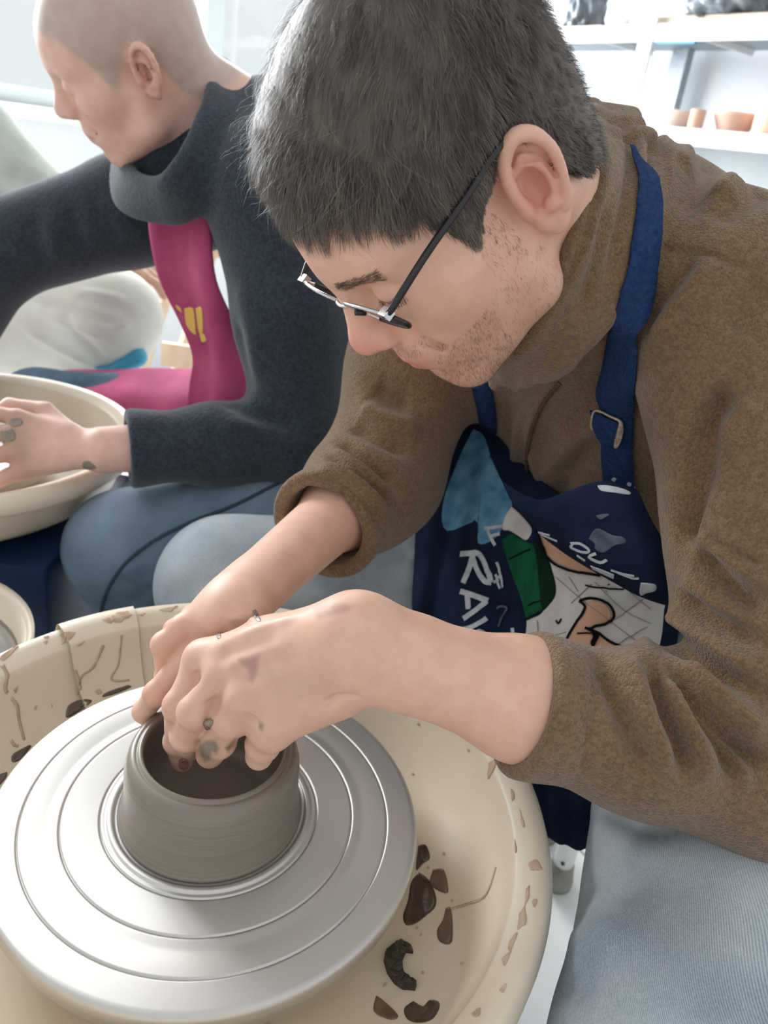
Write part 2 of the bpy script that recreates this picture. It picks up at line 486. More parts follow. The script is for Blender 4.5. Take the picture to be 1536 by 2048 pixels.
M_terra2 = mat('pale_bisque', (srgb(232, 206, 190), srgb(240, 218, 204)), 0.8, noise=(18, 3, 0.3, 0.7))
M_bag = mat('grey_plastic_bag', (srgb(92, 100, 108), srgb(140, 148, 156)), 0.32, noise=(25, 3, 0.35, 0.65))
M_rubber = mat('grey_rubber', (srgb(126, 124, 118), srgb(146, 142, 136)), 0.8, noise=(40, 2, 0.3, 0.7))
M_black = mat('black_plastic', srgb(20, 22, 26), 0.4)
M_bluemetal = mat('blue_powder_coat', (srgb(14, 40, 78), srgb(20, 50, 92)), 0.5, noise=(12, 2, 0.3, 0.7))
M_bluetape = mat('blue_tape', srgb(70, 150, 196), 0.5)
M_teal = mat('teal_plastic', srgb(78, 168, 198), 0.45)

# glass: a real pane, mostly clear with a weak reflection
M_glass = glass_mat('window_glass', (0.98, 0.99, 0.99), 0.03, 0.4)

CORNER = V(0.0, 4.24, 0)
dW = nrm(V(-0.79, -0.612, 0)); nW = V(-dW[1], dW[0], 0); nW = nW if nW[1] > 0 else -nW      # along the window wall, outward
dS = nrm(V(0.612, -0.79, 0)); nS = nrm(V(0.79, 0.612, 0))                                     # along the shelf wall, outward
RW = np.stack([dW, nW, V(0, 0, 1)], 1); RS = np.stack([dS, nS, V(0, 0, 1)], 1)
def wbox(name, s0, s1, z0, z1, d0, d1, m_, parent=None, R=RW, org=CORNER, smooth=False):
    c = org + R @ V((s0 + s1) / 2, (d0 + d1) / 2, (z0 + z1) / 2)
    v, f = boxm(c, ((s1 - s0) / 2, (d1 - d0) / 2, (z1 - z0) / 2), R)
    return wobj(name, v, f, m_, parent, smooth=False)
SILL, LINT = 1.03, 2.6
wl = root('wall_back', CORNER, None, None); tag(wl, kind='structure')
wbox('wall_panel', 0, 4.6, 0, SILL, 0, 0.18, M_wall, wl)
wbox('wall_panel', 0, 4.6, LINT, 2.9, 0, 0.18, M_wall, wl)
wbox('wall_panel', 0, 0.3, SILL, LINT, 0, 0.18, M_wall, wl)
wbox('wall_panel', 3.9, 4.6, SILL, LINT, 0, 0.18, M_wall, wl)
wr = wbox('wall_right', -0.18, 3.8, 0, 2.9, 0, 0.15, M_wall, None, RS, CORNER + nS * 0.001); tag(wr, kind='structure')
win = root('window_1', CORNER + dW * 1.7 + V(0, 0, SILL), None, None); tag(win, kind='structure')
for s in (0.3, 1.13, 2.0, 2.9, 3.82):
    wbox('window_frame', s, s + 0.075, SILL, LINT, 0.05, 0.13, M_frame, win)
for z in (SILL, LINT - 0.06): wbox('window_frame', 0.3, 3.9, z, z + 0.06, 0.055, 0.125, M_frame, win)
for s0, s1 in ((0.375, 1.13), (1.205, 2.0), (2.075, 2.9), (2.975, 3.82)):
    wbox('pane', s0, s1, SILL + 0.06, LINT - 0.06, 0.085, 0.09, M_glass, win)
ts = wbox('trim_1', 0, 4.6, SILL - 0.045, SILL, -0.07, 0.05, M_white); tag(ts, kind='structure')

# floor of single tiles
fl = root('floor', (0, 1, 0), None, None); tag(fl, kind='structure')
v, f = boxm((0.0, 1.6, -0.02), (3.2, 4.2, 0.015)); wobj('grout_bed', v, f, M_grout, fl, smooth=False)
TS = 0.33; ang = math.radians(38); ca, sa = math.cos(ang), math.sin(ang)
bm = bmesh.new(); bmesh.ops.create_cube(bm, size=1.0)
bmesh.ops.scale(bm, vec=(TS - 0.005, TS - 0.005, 0.012), verts=bm.verts)
bmesh.ops.bevel(bm, geom=[e for e in bm.edges if all(q.co.z > 0 for q in e.verts)], offset=0.0015, segments=1, affect='EDGES')
tile_me = bpy.data.meshes.new('tile'); bm.to_mesh(tile_me); bm.free(); tile_me.materials.append(M_tile)
for i in range(-11, 12):
    for j in range(-11, 12):
        x, y = ca * i * TS - sa * j * TS + 0.333, sa * i * TS + ca * j * TS + 0.86
        if not (-2.3 < x < 1.6 and -0.2 < y < 4.3): continue
        if (V(x, y, 0) - CORNER) @ nW > -0.1 or (V(x, y, 0) - CORNER) @ nS > -0.1: continue
        t = link(bpy.data.objects.new('tile', tile_me)); t.location = (x, y, -0.006); t.rotation_euler = (0, 0, ang); adopt(t, fl)

# ------------------------------------------------------------------ shelving unit on the right wall
SO = V(0.382, 3.13, 0) - dS * 0.85                                   # front line of the shelves
Z_UP, Z_LO = 1.513, 1.236
sh = root('shelving_unit', SO + dS * 1.2, 'white metal shelving unit with grey uprights against the right wall', 'shelf')
for z, nm in ((Z_LO, 'shelf_board'), (Z_UP, 'shelf_board'), (0.62, 'shelf_board'), (2.05, 'shelf_board')):
    wbox(nm, 0.15, 2.4, z - 0.012, z, 0.012, 0.34, M_shelfgrey, sh, RS, SO)
    wbox('shelf_front_edge', 0.15, 2.4, z - 0.043, z + 0.004, 0.0, 0.012, M_shelfwhite, sh, RS, SO)
    for s in (0.55, 0.95, 1.35, 1.75, 2.1):
        wbox('underside_rib', s, s + 0.012, z - 0.03, z - 0.012, 0.02, 0.335, M_shelfwhite, sh, RS, SO)
for s in (0.2, 1.175, 2.2):
    wbox('upright', s, s + 0.05, 0, 2.1, -0.006, 0.004, M_shelfwhite, sh, RS, SO)
    wbox('upright', s - 0.12, s - 0.085, 0, 2.1, 0.32, 0.335, M_shelfgrey, sh, RS, SO)
    wbox('upright', s - 0.07, s - 0.04, 0, 2.1, 0.30, 0.335, M_shelfgrey, sh, RS, SO)
wbox('blue_tape_strip', 1.24, 1.38, Z_UP - 0.05, Z_UP - 0.042, 0.0, 0.012, M_bluetape, sh, RS, SO)
def on_shelf(s, d, z): return SO + RS @ V(s, d, z)
# boards, bags and pots on the shelves
b1 = wbox('ware_board', 1.1, 2.1, Z_UP + 0.001, Z_UP + 0.026, 0.02, 0.285, M_board, None, RS, SO); tag(b1, 'long plywood ware board on the upper shelf under the big grey bag', 'board')
b2 = wbox('ware_board', 0.5, 0.97, Z_UP + 0.001, Z_UP + 0.012, 0.03, 0.285, M_terra2, None, RS, SO); tag(b2, 'short pinkish ware board on the upper shelf under the narrow bag', 'board')
def bag(loc, r, seed, label, group):
    s = Sdf(); rg = np.random.default_rng(seed)
    s.add(ell(loc + V(0, 0, r[2] * 0.9), r)); s.add(ell(loc + V(0, 0, r[2] * 0.35), (r[0] * 1.05, r[1] * 1.05, r[2] * 0.5)), 0.03)
    s.add(cone(loc + V(0, 0, r[2] * 1.7), loc + V(0.01, 0, r[2] * 2.05), 0.03, 0.02), 0.04)
    s.add(half(loc, (0, 0, -1)), 0.004, 'i')
    v, q = polygonize(s, 0.006, loc - V(*r) * 1.3 - 0.03, loc + V(r[0] * 1.3, r[1] * 1.3, r[2] * 2.4) + 0.03, 1)
    n = normals_of(v, q); a = np.arctan2(v[:, 1] - loc[1], v[:, 0] - loc[0]); z = v[:, 2] - loc[2]
    d = 0.006 * np.sin(a * 9 + 5 * np.sin(z * 30 + seed)) + 0.004 * np.sin(a * 17 + z * 60 + seed) + 0.003 * np.sin(z * 90 + a * 4)
    v = v + n * (d * (z > 0.004))[:, None]
    return tag(obj('plastic_bag', v, q, M_bag), label, 'bag', group)
bag(on_shelf(0.80, 0.12, Z_UP + 0.012), (0.062, 0.06, 0.10), 3, 'tall narrow grey plastic bag wrapped on a pinkish board', 'grey bags on the upper shelf')
bag(on_shelf(1.40, 0.13, Z_UP + 0.026), (0.135, 0.14, 0.075), 5, 'wide grey plastic bag draped on the long plywood board', 'grey bags on the upper shelf')
def turned(name, loc, prof, m_, label, cat, group=None, seg=40):
    v, f = lathe(prof, seg, loc); return tag(obj(name, v, f, m_), label, cat, group)
def potprof(rb, rt, h, t=0.006, belly=0.0):
    o = [(0.0, 0.0), (rb * 0.9, 0.0), (rb, 0.003)]
    for k in range(1, 8): u = k / 7; o.append((rb + (rt - rb) * u + belly * math.sin(math.pi * u), 0.003 + (h - 0.003) * u))
    o.append((rt - t * 0.5, h + 0.002))
    for k in range(7, -1, -1): u = k / 7; o.append((max(0.004, rb + (rt - rb) * u + belly * math.sin(math.pi * u) - t), 0.003 + t + (h - 0.003 - t) * u))
    o.append((0.0, 0.003 + t)); return o
turned('clay_bowl', on_shelf(1.03, 0.08, Z_UP), potprof(0.035, 0.055, 0.03), M_shelfwhite, 'small shallow white bowl on the upper shelf beside the upright', 'bowl')
turned('clay_bowl', on_shelf(1.32, 0.10, Z_LO), potprof(0.03, 0.05, 0.055, belly=0.005), M_terra2, 'small rounded pale bowl on the lower shelf by the upright', 'bowl', 'unglazed pots on the lower shelf')
turned('clay_bowl', on_shelf(1.51, 0.12, Z_LO), potprof(0.042, 0.068, 0.06), M_terra, 'flared terracotta bowl on the lower shelf beside the tall pot', 'bowl', 'unglazed pots on the lower shelf')
turned('clay_cup', on_shelf(1.425, 0.05, Z_LO), potprof(0.022, 0.023, 0.058), M_terra, 'narrow terracotta cup standing in front of the flared bowl', 'cup', 'unglazed pots on the lower shelf')
turned('clay_pot', on_shelf(1.66, 0.10, Z_LO), potprof(0.062, 0.066, 0.105), M_terra, 'tall straight terracotta pot on the lower shelf', 'pot', 'unglazed pots on the lower shelf')

# wooden stool far behind, seen between the arm and the magenta apron
st = root('wooden_stool', (-0.55, 1.95, 0), 'pale wooden stool standing on the tiles beyond the magenta apron', 'stool')
A_ = P(352, 540, 1.95); B_ = P(285, 745, 1.95); dirn = nrm(B_ - A_); foot = A_ + dirn * ((A_[2]) / -dirn[2])
top = A_ - dirn * 0.05
for k, off in enumerate((V(0, 0, 0), V(0.30, 0.02, 0), V(0.28, 0.30, 0), V(0.03, 0.28, 0))):
    tilt = V(0.1 if k in (1, 2) else 0.0, 0, 0)
    v, f = tube([top + off * 0.8, foot + off + tilt], 0.016, 4); wobj('leg', v, f, M_wood, st, smooth=False)
v, f = boxm(top + V(0.12, 0.12, 0.02), (0.17, 0.17, 0.015)); wobj('seat', v, f, M_wood, st, smooth=False)
r0 = P(322, 693, 1.95); r1 = r0 + V(0.27, 0.02, 0)
v, f = boxm((r0 + r1) / 2 - V(0, 0, 0.02), (0.135, 0.008, 0.03)); wobj('rung', v, f, M_wood, st, smooth=False)
# ================================================================== potter's wheels
WX, WY, WZ = -0.1011, 0.4457, 0.583
M_alu = mat('brushed_aluminium_head', ((0.61, 0.585, 0.55), (0.665, 0.64, 0.605)), 0.52, metal=0.8, noise=(9, 2, 0.3, 0.7), aniso=0.7)
M_pan = mat('cream_plastic_pan', (srgb(222, 205, 180), srgb(234, 222, 202)), 0.42, noise=(7, 4, 0.35, 0.7))
M_clay = mat('wet_grey_clay', (srgb(120, 111, 100), srgb(136, 126, 114)), 0.36, noise=(60, 2, 0.3, 0.7, (0.02, 0.02, 6)), coat=0.12)
M_slip = mat('brown_clay_slip', (srgb(66, 54, 44), srgb(92, 76, 62)), 0.22, noise=(50, 3, 0.3, 0.7), coat=0.4)
M_slip2 = mat('thin_clay_slip', (srgb(120, 100, 78), srgb(98, 80, 62)), 0.25, noise=(50, 3, 0.3, 0.7), coat=0.4)
M_dry = mat('dried_clay_streak', (srgb(206, 184, 158), srgb(178, 150, 124)), 0.8, noise=(90, 3, 0.3, 0.7))
M_scrap = mat('dark_clay_scrap', (srgb(52, 45, 40), srgb(72, 63, 56)), 0.55, noise=(120, 3, 0.3, 0.7), bump=('noise', 300, 0.5, 0.002))

def head_prof(R=0.165):
    p = [(0.0, 0.0), (0.072, 0.0), (0.0735, 0.0), (0.0742, 0.0012), (0.0752, 0.0016), (0.0772, 0.0016), (0.0782, 0.0012), (0.0790, 0.0), (0.0800, 0.0)]
    def groove(r, w=0.00045, d=0.0022):
        z = p[-1][1]; p.extend([(r - 0.0020, z), (r - w, z), (r, z - d), (r + w, z), (r + 0.0020, z)])
    groove(0.0833); groove(0.1117); p.extend([(0.1150, 0.0), (0.1185, -0.0004), (0.1225, -0.0004), (0.126, 0.0)]); groove(0.1402)
    p.extend([(R - 0.006, 0.0), (R - 0.0035, -0.0001), (R - 0.0015, -0.0009), (R - 0.0004, -0.0025), (R, -0.0045), (R, -0.006), (R, -0.012), (R - 0.001, -0.0135), (R - 0.002, -0.015), (R - 0.005, -0.026), (R - 0.007, -0.0275), (R - 0.012, -0.028), (0.03, -0.028), (0.0, -0.028)])
    return p
A1 = math.atan2(*(Pz(108, 1248, WZ + 0.02)[:2] - V(WX, WY))[::-1]); A2 = math.atan2(*(Pz(262, 1211, WZ + 0.02)[:2] - V(WX, WY))[::-1])
if A1 < 0: A1 += 2 * math.pi
if A2 < 0: A2 += 2 * math.pi
PAN = [(0.045, -0.050), (0.06, -0.062), (0.12, -0.068), (0.185, -0.066), (0.210, -0.056), (0.228, -0.036), (0.2375, -0.012), (0.2415, 0.004), (0.2424, 0.0078), (0.2434, 0.0092), (0.2450, 0.0104), (0.2530, 0.0168), (0.260, 0.0195), (0.2645, 0.0165),
       (0.266, 0.009), (0.2655, -0.004), (0.263, -0.006), (0.2615, 0.004), (0.258, 0.010), (0.253, 0.006), (0.246, -0.02), (0.235, -0.05), (0.215, -0.066), (0.185, -0.074), (0.06, -0.074), (0.042, -0.058), (0.045, -0.050)]
def make_wheel(c, label, group=None, body_mat=None, bx_=0.195):
    r = root('potters_wheel', (c[0], c[1], 0), label, 'pottery wheel', group)
    v, f = lathe(head_prof(), 160, (0, 0, 0)); h = obj('wheel_head', v, f, M_alu, None); h.location = c; adopt(h, r)
    p1 = np.array(PAN); p2 = p1.copy(); p2[:14, 0] -= 0.0028; p2[:14, 1] += 0.003; p2[12:17, 0] += 0.0028
    v, f = lathe(p1, 110, c, A1 - 0.02, A1 + math.pi + 0.02); a = wobj('splash_pan_half', v, f, M_pan, r)
    v, f = lathe(p2, 110, c, A1 + math.pi - 0.3, A1 + 2 * math.pi); wobj('splash_pan_half', v, f, M_pan, r)
    p3 = p2.copy(); p3[:14, 0] -= 0.002; p3[:14, 1] += 0.003; p3[12:17, 0] += 0.003; v, f = lathe(p3, 12, c, A2 + 0.0, A1 + 0.0); b = wobj('pan_joint_flap', v, f, M_pan, r)
    v, f = lathe([(0.0, -0.028), (0.035, -0.028), (0.035, -0.09), (0.0, -0.09)], 32, c); wobj('shaft_collar', v, f, M_black, r)
    bevel_box('body', (c[0], c[1], c[2] - 0.19), (bx_, 0.165, 0.10), body_mat or M_bluemetal, r, bw=0.012)
    for sx in (-1, 1):
        for sy in (-1, 1):
            l = bevel_box('leg', (c[0] + sx * 0.16, c[1] + sy * 0.13, (c[2] - 0.28) / 2 + 0.01), (0.022, 0.022, (c[2] - 0.28) / 2 + 0.01 - 0.01), M_black, r, bw=0.004)
    return r
wheel1 = make_wheel((WX, WY, WZ), 'wheel with cream splash pan under the grey pot between the brown-sleeved arms')
wheel_bvh_objs = [o for o in bpy.data.objects if o.parent == wheel1]
bpy.context.view_layer.update()
def world_mesh(objs):
    vs, fs, n = [], [], 0
    for o in objs:
        if o.type != 'MESH': continue
        mw = o.matrix_world
        vs += [tuple(mw @ q.co) for q in o.data.vertices]; fs += [[i + n for i in p.vertices] for p in o.data.polygons]; n = len(vs)
    return vs, fs
_v, _f = world_mesh(wheel_bvh_objs); WB = BVHTree.FromPolygons(_v, _f)

# ------------------------------------------------------------------ the pot being thrown
PR = [(0.0, 0.0005), (0.0700, 0.0005), (0.0712, 0.0016), (0.0700, 0.0030), (0.0690, 0.0045), (0.0682, 0.0090), (0.0668, 0.0150), (0.0662, 0.0240), (0.0660, 0.0340), (0.0659, 0.0430), (0.0652, 0.0500),
      (0.0636, 0.0560), (0.0614, 0.0596), (0.0592, 0.0613), (0.0574, 0.0614), (0.0566, 0.0610), (0.0558, 0.0616), (0.0546, 0.0631), (0.0532, 0.0633), (0.0522, 0.0622), (0.0516, 0.0602), (0.0522, 0.0560), (0.0535, 0.0480), (0.0540, 0.0380), (0.0535, 0.0280), (0.0510, 0.0190), (0.0460, 0.0130), (0.0380, 0.0105), (0.0, 0.0100)]
v, f = lathe(PR, 160, (0, 0, 0))
pot = obj('thrown_pot', v, f, M_clay); pot.location = (WX, WY, WZ)
tag(pot, 'freshly thrown wet grey clay pot centred on the metal wheel head', 'pot')

# ------------------------------------------------------------------ slip and scraps lying in the pan
def blob(name, poly, m_, label, cat, th=0.0006, group=None, dome=0.0006):
    r = patch(WB, poly, th, dome=dome)
    if r is None: return
    return tag(obj(name, r[0], r[1], m_), label, cat, group)
G = 'puddles of clay slip in the splash pan'
blob('slip_puddle', [(838, 1745), (858, 1760), (872, 1792), (870, 1815), (852, 1832), (830, 1848), (812, 1850), (806, 1832), (816, 1800), (822, 1765)], M_slip, 'large pear-shaped brown slip puddle beside the wheel head', 'puddle', group=G)
blob('slip_puddle', [(866, 1740), (888, 1740), (897, 1782), (884, 1785), (860, 1768)], M_slip2, 'small square brown slip puddle beyond the pear-shaped puddle', 'puddle', group=G)
blob('slip_puddle', [(836, 1692), (852, 1690), (860, 1716), (846, 1728), (832, 1740)], M_slip, 'splashed brown slip puddle half under the wheel head edge', 'puddle', group=G)
blob('slip_puddle', [(892, 1816), (903, 1820), (904, 1884), (880, 1884), (874, 1862), (886, 1840)], M_slip2, 'tall narrow slip puddle with a pale trickle in the pan', 'puddle', group=G)
blob('slip_puddle', [(752, 1992), (762, 1998), (796, 2030), (782, 2040), (748, 2024)], M_slip2, 'wedge-shaped translucent slip puddle below the torn clay scrap', 'puddle', group=G)
blob('slip_puddle', [(826, 2003), (848, 2014), (862, 2000), (880, 2008), (868, 2036), (842, 2046), (816, 2040), (808, 2018)], M_slip, 'two-lobed dark slip puddle below the torn clay scrap', 'puddle', group=G)
blob('slip_puddle', [(172, 1398), (184, 1402), (166, 1418), (140, 1434), (131, 1432), (136, 1412), (152, 1402)], M_slip, 'long dark slip puddle behind the wheel head', 'puddle', group=G)
blob('slip_puddle', [(256, 1370), (262, 1374), (236, 1386), (205, 1394), (214, 1384)], M_slip, 'thin dark slip puddle near the joint in the pan', 'puddle', group=G)
blob('slip_puddle', [(58, 1490), (62, 1494), (40, 1520), (24, 1524), (26, 1508)], M_slip, 'dark slip puddle at the foot of a dried run', 'puddle', group=G)
blob('slip_puddle', [(14, 1544), (12, 1556), (-12, 1580), (-14, 1556)], M_slip, 'dark slip puddle at the pan edge past the dried runs', 'puddle', group=G)
# torn scrap of clay, thick
poly = [(800, 1886), (820, 1898), (826, 1908), (812, 1906), (802, 1930), (806, 1952), (820, 1968), (833, 1972), (830, 1982), (806, 1980), (788, 1968), (774, 1948), (767, 1922), (770, 1904), (784, 1896), (790, 1890)]
top_, bot_ = [], []
for i_, p_ in enumerate(poly):
    h_ = hit(WB, *p_); jit = 0.0016 * math.sin(i_ * 2.3); bot_.append(h_[0]); top_.append(h_[0] + V(0, 0, 0.006 + jit) + 0.12 * (np.array(hit(WB, 800, 1935)[0]) - h_[0]) * 0.5)
n_ = len(poly); spine = [(792, 1896), (786, 1910), (786, 1930), (792, 1950), (806, 1968), (822, 1976)]
bm = bmesh.new(); tv = [bm.verts.new(p_) for p_ in top_]; bv = [bm.verts.new(p_) for p_ in bot_]
bm.faces.new(tv)
for i_ in range(n_): bm.faces.new((bv[i_], bv[(i_ + 1) % n_], tv[(i_ + 1) % n_], tv[i_]))
bmesh.ops.triangulate(bm, faces=[bm.faces[0]] if False else [fc for fc in bm.faces if len(fc.verts) > 4]); bmesh.ops.recalc_face_normals(bm, faces=bm.faces)
bmesh.ops.subdivide_edges(bm, edges=bm.edges[:], cuts=2)
for q_ in bm.verts: q_.co.z += 0.0011 * math.sin(q_.co.x * 900) * math.sin(q_.co.y * 1100) if q_.co.z > min(p_[2] for p_ in top_) - 0.002 else 0
me = bpy.data.meshes.new('clay_scrap'); bm.to_mesh(me); bm.free(); me.materials.append(M_scrap)
tag(link(bpy.data.objects.new('clay_scrap', me)), 'torn crescent-shaped dark clay scrap lying in the splash pan', 'clay scrap')
# dried runs and specks: one uncountable layer of dirt on the pan
vs, fs = [], []
def dirt(poly, th=0.0004):
    pp = smooth_line(np.array(list(poly) + [poly[0]], float), 3)[:-1]; cc = pp.mean(0)
    poly = cc + (pp - cc) * (0.7 + 0.5 * RNG.random((len(pp), 1)))
    r = patch(WB, poly, th, dome=0.0002)
    if r is None: return
    n = len(vs); vs.extend(r[0]); fs.extend([tuple(i + n for i in q) for q in r[1]])
def streak(line, w):
    line = smooth_line(np.array(line, float), 4); hs = [hit(WB, *p) for p in line]; hs = [h for h in hs if h is not None]
    if len(hs) < 2: return
    pts = np.array([h[0] for h in hs]); nn = np.array([h[1] for h in hs])
    wd = w * (0.6 + 0.5 * RNG.random(len(hs)))
    v, f = ribbon(pts + nn * 0.0004, nn, wd, 0.0003); n = len(vs); vs.extend(v); fs.extend([tuple(i + n for i in q) for q in f])
streak([(206, 1290), (198, 1310), (185, 1335), (165, 1350), (158, 1365), (157, 1388)], 0.0016)
streak([(150, 1340), (158, 1360), (160, 1385)], 0.0014)
streak([(243, 1270), (240, 1300), (236, 1330), (224, 1350), (224, 1360), (240, 1362), (258, 1360)], 0.0012)
streak([(22, 1396), (34, 1412), (38, 1440), (48, 1480)], 0.0016)
streak([(22, 1480), (28, 1490), (36, 1492)], 0.0014)
streak([(4, 1330), (14, 1350), (10, 1375), (14, 1386)], 0.002)
for pl in ([(226, 1228), (256, 1222), (264, 1234), (250, 1240), (232, 1246), (222, 1238)], [(204, 1238), (220, 1236), (226, 1246), (212, 1244)], [(120, 1266), (146, 1264), (150, 1272), (128, 1288), (122, 1280)], [(150, 1292), (164, 1284), (170, 1282), (160, 1292)],
           [(86, 1274), (98, 1272), (94, 1278)], [(86, 1284), (96, 1280), (92, 1288)], [(0, 1312), (40, 1286), (30, 1300), (6, 1326)], [(68, 1414), (74, 1410), (70, 1420)], [(102, 1404), (105, 1412), (103, 1416)], [(26, 1380), (35, 1372), (31, 1386)], [(276, 1230), (290, 1226), (286, 1232)], [(318, 1220), (352, 1212), (345, 1222), (330, 1224)],
           [(188, 1382), (198, 1378), (204, 1384), (194, 1389)], [(1056, 1724), (1078, 1722), (1084, 1740), (1070, 1742), (1058, 1736)], [(1052, 1776), (1060, 1770), (1056, 1800), (1050, 1812)], [(1040, 1820), (1052, 1816), (1050, 1850), (1036, 1856)], [(1064, 1800), (1074, 1800), (1068, 1818)],
           [(1020, 1880), (1034, 1866), (1028, 1890), (1018, 1900)], [(1004, 1920), (1024, 1900), (1010, 1930)], [(976, 1526), (996, 1512), (990, 1534), (978, 1556)], [(1020, 1574), (1030, 1590), (1024, 1600)], [(1040, 1620), (1050, 1650), (1044, 1652)], [(1030, 1680), (1034, 1700), (1031, 1706)], [(1000, 1980), (1014, 1966), (1006, 1988)], [(940, 2030), (962, 2016), (956, 2034)]):
    dirt(pl)
for x, y in ((837, 1448), (826, 1548), (888, 1708), (857, 1736), (904, 1802), (834, 1856), (842, 1870), (846, 1946), (772, 1968), (768, 1972), (924, 1928), (937, 1500)):
    dirt([(x - 3, y), (x, y - 3), (x + 3, y), (x, y + 3)], 0.0006)
streak([(905, 1818), (930, 1810), (960, 1800), (975, 1786), (985, 1760), (992, 1735)], 0.0012)
tag(wobj('dried_clay_splashes', np.array(vs), fs, M_dry, wheel1), kind='stuff')
# ================================================================== the man at the near wheel
HEAD_R = np.array([[-0.5214, -0.4672, -0.7141], [0.8524, -0.3244, -0.4102], [-0.04, -0.8225, 0.5673]])
HEAD_T = V(0.0162, 0.5702, 1.042)

def head_sdf(ear_scale=1.0):
    """head in its own frame: x to the person's right, y forward, z up, origin between the ears"""
    s = Sdf()
    s.add(ell((0, -0.012, 0.052), (0.0755, 0.094, 0.082)))
    s.add(ell((0, 0.030, 0.052), (0.066, 0.066, 0.052)), 0.02)
    s.add(ell((0, -0.045, 0.005), (0.058, 0.05, 0.055)), 0.03)
    s.add(ell((0, 0.040, -0.010), (0.062, 0.052, 0.062)), 0.025)
    s.add(ell((0, 0.046, -0.050), (0.047, 0.046, 0.044)), 0.025)
    s.add(ell((0.043, 0.052, -0.004), (0.020, 0.026, 0.020)), 0.025)                 # cheekbone
    s.add(cone((0.050, 0.016, -0.058), (0.016, 0.072, -0.083), 0.017, 0.0155), 0.02)  # jaw
    s.add(cone((0.056, 0.004, -0.02), (0.050, 0.014, -0.055), 0.014, 0.017), 0.02)
    s.add(ell((0, 0.0755, -0.083), (0.021, 0.0165, 0.0175)), 0.018)                  # chin
    s.add(ell((0, 0.074, -0.045), (0.030, 0.027, 0.027)), 0.02)                      # mouth barrel
    s.add(cone((0.004, 0.0855, 0.039), (0.044, 0.068, 0.038), 0.0105, 0.010), 0.018)  # brow
    s.cut(ell((0.034, 0.0985, 0.0185), (0.0175, 0.0165, 0.0125)), 0.014)             # socket
    s.add(ell((0.0325, 0.0765, 0.0195), (0.0142, 0.0130, 0.0122)), 0.004)            # eye under its lid
    s.add(cone((0, 0.0905, 0.025), (0, 0.1065, -0.004), 0.0085, 0.0118), 0.012)      # nose
    s.add(ell((0, 0.1085, -0.0085), (0.0118, 0.0120, 0.0108)), 0.008)
    s.add(ell((0.0118, 0.0985, -0.0125), (0.0078, 0.0115, 0.0092)), 0.007)           # nostril wing
    s.cut(ell((0.0070, 0.1025, -0.0215), (0.0034, 0.0055, 0.0045)), 0.003)
    s.cut(cone((0.0215, 0.094, -0.012), (0.0300, 0.083, -0.040), 0.0022, 0.0022), 0.012)
    s.add(cone((0, 0.0975, -0.0408), (0.021, 0.0870, -0.0460), 0.0062, 0.0027), 0.005)   # lips
    s.add(cone((0, 0.0945, -0.0552), (0.020, 0.0860, -0.0494), 0.0070, 0.0032), 0.005)
    s.cut(cone((0, 0.1025, -0.0480), (0.0255, 0.0895, -0.0472), 0.0016, 0.0011), 0.003)
    s.cut(ell((0, 0.100, -0.0655), (0.016, 0.008, 0.0045)), 0.010)
    s.cut(cone((0, 0.108, -0.0325), (0, 0.104, -0.0385), 0.002, 0.002), 0.005)
    s.cut(cone((0.023, 0.0905, 0.0175), (0.046, 0.0755, 0.0165), 0.0007, 0.0007), 0.002)  # closed lash line
    return s
# ear, in its own plane: u towards the face, w up the ear, n out from the head
def ear_sdf():
    e = Sdf()
    rim = [(0.0135, -0.006), (0.0150, 0.006), (0.0135, 0.018), (0.007, 0.0285), (-0.003, 0.0325), (-0.0125, 0.0275), (-0.0180, 0.0165), (-0.0180, 0.004), (-0.0148, -0.008), (-0.0095, -0.018)]
    rim = smooth_line(np.array(rim), 3)
    pl = Sdf().add(ell((-0.002, 0.006, -0.0045), (0.0170, 0.0275, 0.0040))).add(ell((-0.001, -0.021, -0.0008), (0.0092, 0.0115, 0.0040)), 0.007)
    e.add(pl.prim(r=0.04))
    for i in range(len(rim) - 1):
        t = i / (len(rim) - 2); hgt = 0.0040 - 0.003 * max(0, t - 0.7) / 0.3; hgt2 = 0.0040 - 0.003 * max(0, t + 1 / len(rim) - 0.7) / 0.3
        r = 0.0042 if t < 0.6 else 0.0036
        e.add(cone((rim[i][0], rim[i][1], hgt), (rim[i + 1][0], rim[i + 1][1], hgt2), r, r), 0.0016 if i else 0.003)
    anti = smooth_line(np.array([(0.0005, 0.0180), (-0.0060, 0.0135), (-0.0095, 0.005), (-0.0085, -0.005), (-0.004, -0.0115), (0.0, -0.0135)]), 3)
    for i in range(len(anti) - 1): e.add(cone((*anti[i], 0.0005), (*anti[i + 1], 0.0012), 0.0031, 0.0031), 0.0022)
    e.add(cone((0.0095, 0.0135, -0.001), (0.0005, 0.0180, 0.0005), 0.0030, 0.0031), 0.0025)
    e.cut(ell((0.0015, -0.001, 0.003), (0.0082, 0.0125, 0.0105)), 0.0022)                # concha
    e.cut(cone((0.0095, 0.0055, 0.001), (0.002, 0.0065, 0.000), 0.0030, 0.0040), 0.002)
    e.cut(cone((0.0085, 0.0215, 0.0035), (-0.0115, 0.0150, 0.0035), 0.0022, 0.0022), 0.0020)
    e.cut(cone((-0.0115, 0.0150, 0.0035), (-0.0135, 0.0010, 0.0035), 0.0020, 0.0016), 0.0020)
    e.add(ell((0.0125, -0.0065, 0.0030), (0.0042, 0.0072, 0.0048)), 0.003)              # tragus
    e.add(ell((-0.0035, -0.0125, 0.0025), (0.0050, 0.0040, 0.0036)), 0.003)
    e.add(cone((0.0135, -0.008, 0.001), (0.006, -0.022, 0.000), 0.004, 0.0045), 0.005)
    return e
EAR_U = 0.84
EAR_C = V(-0.0795, -0.0155, 0.004)
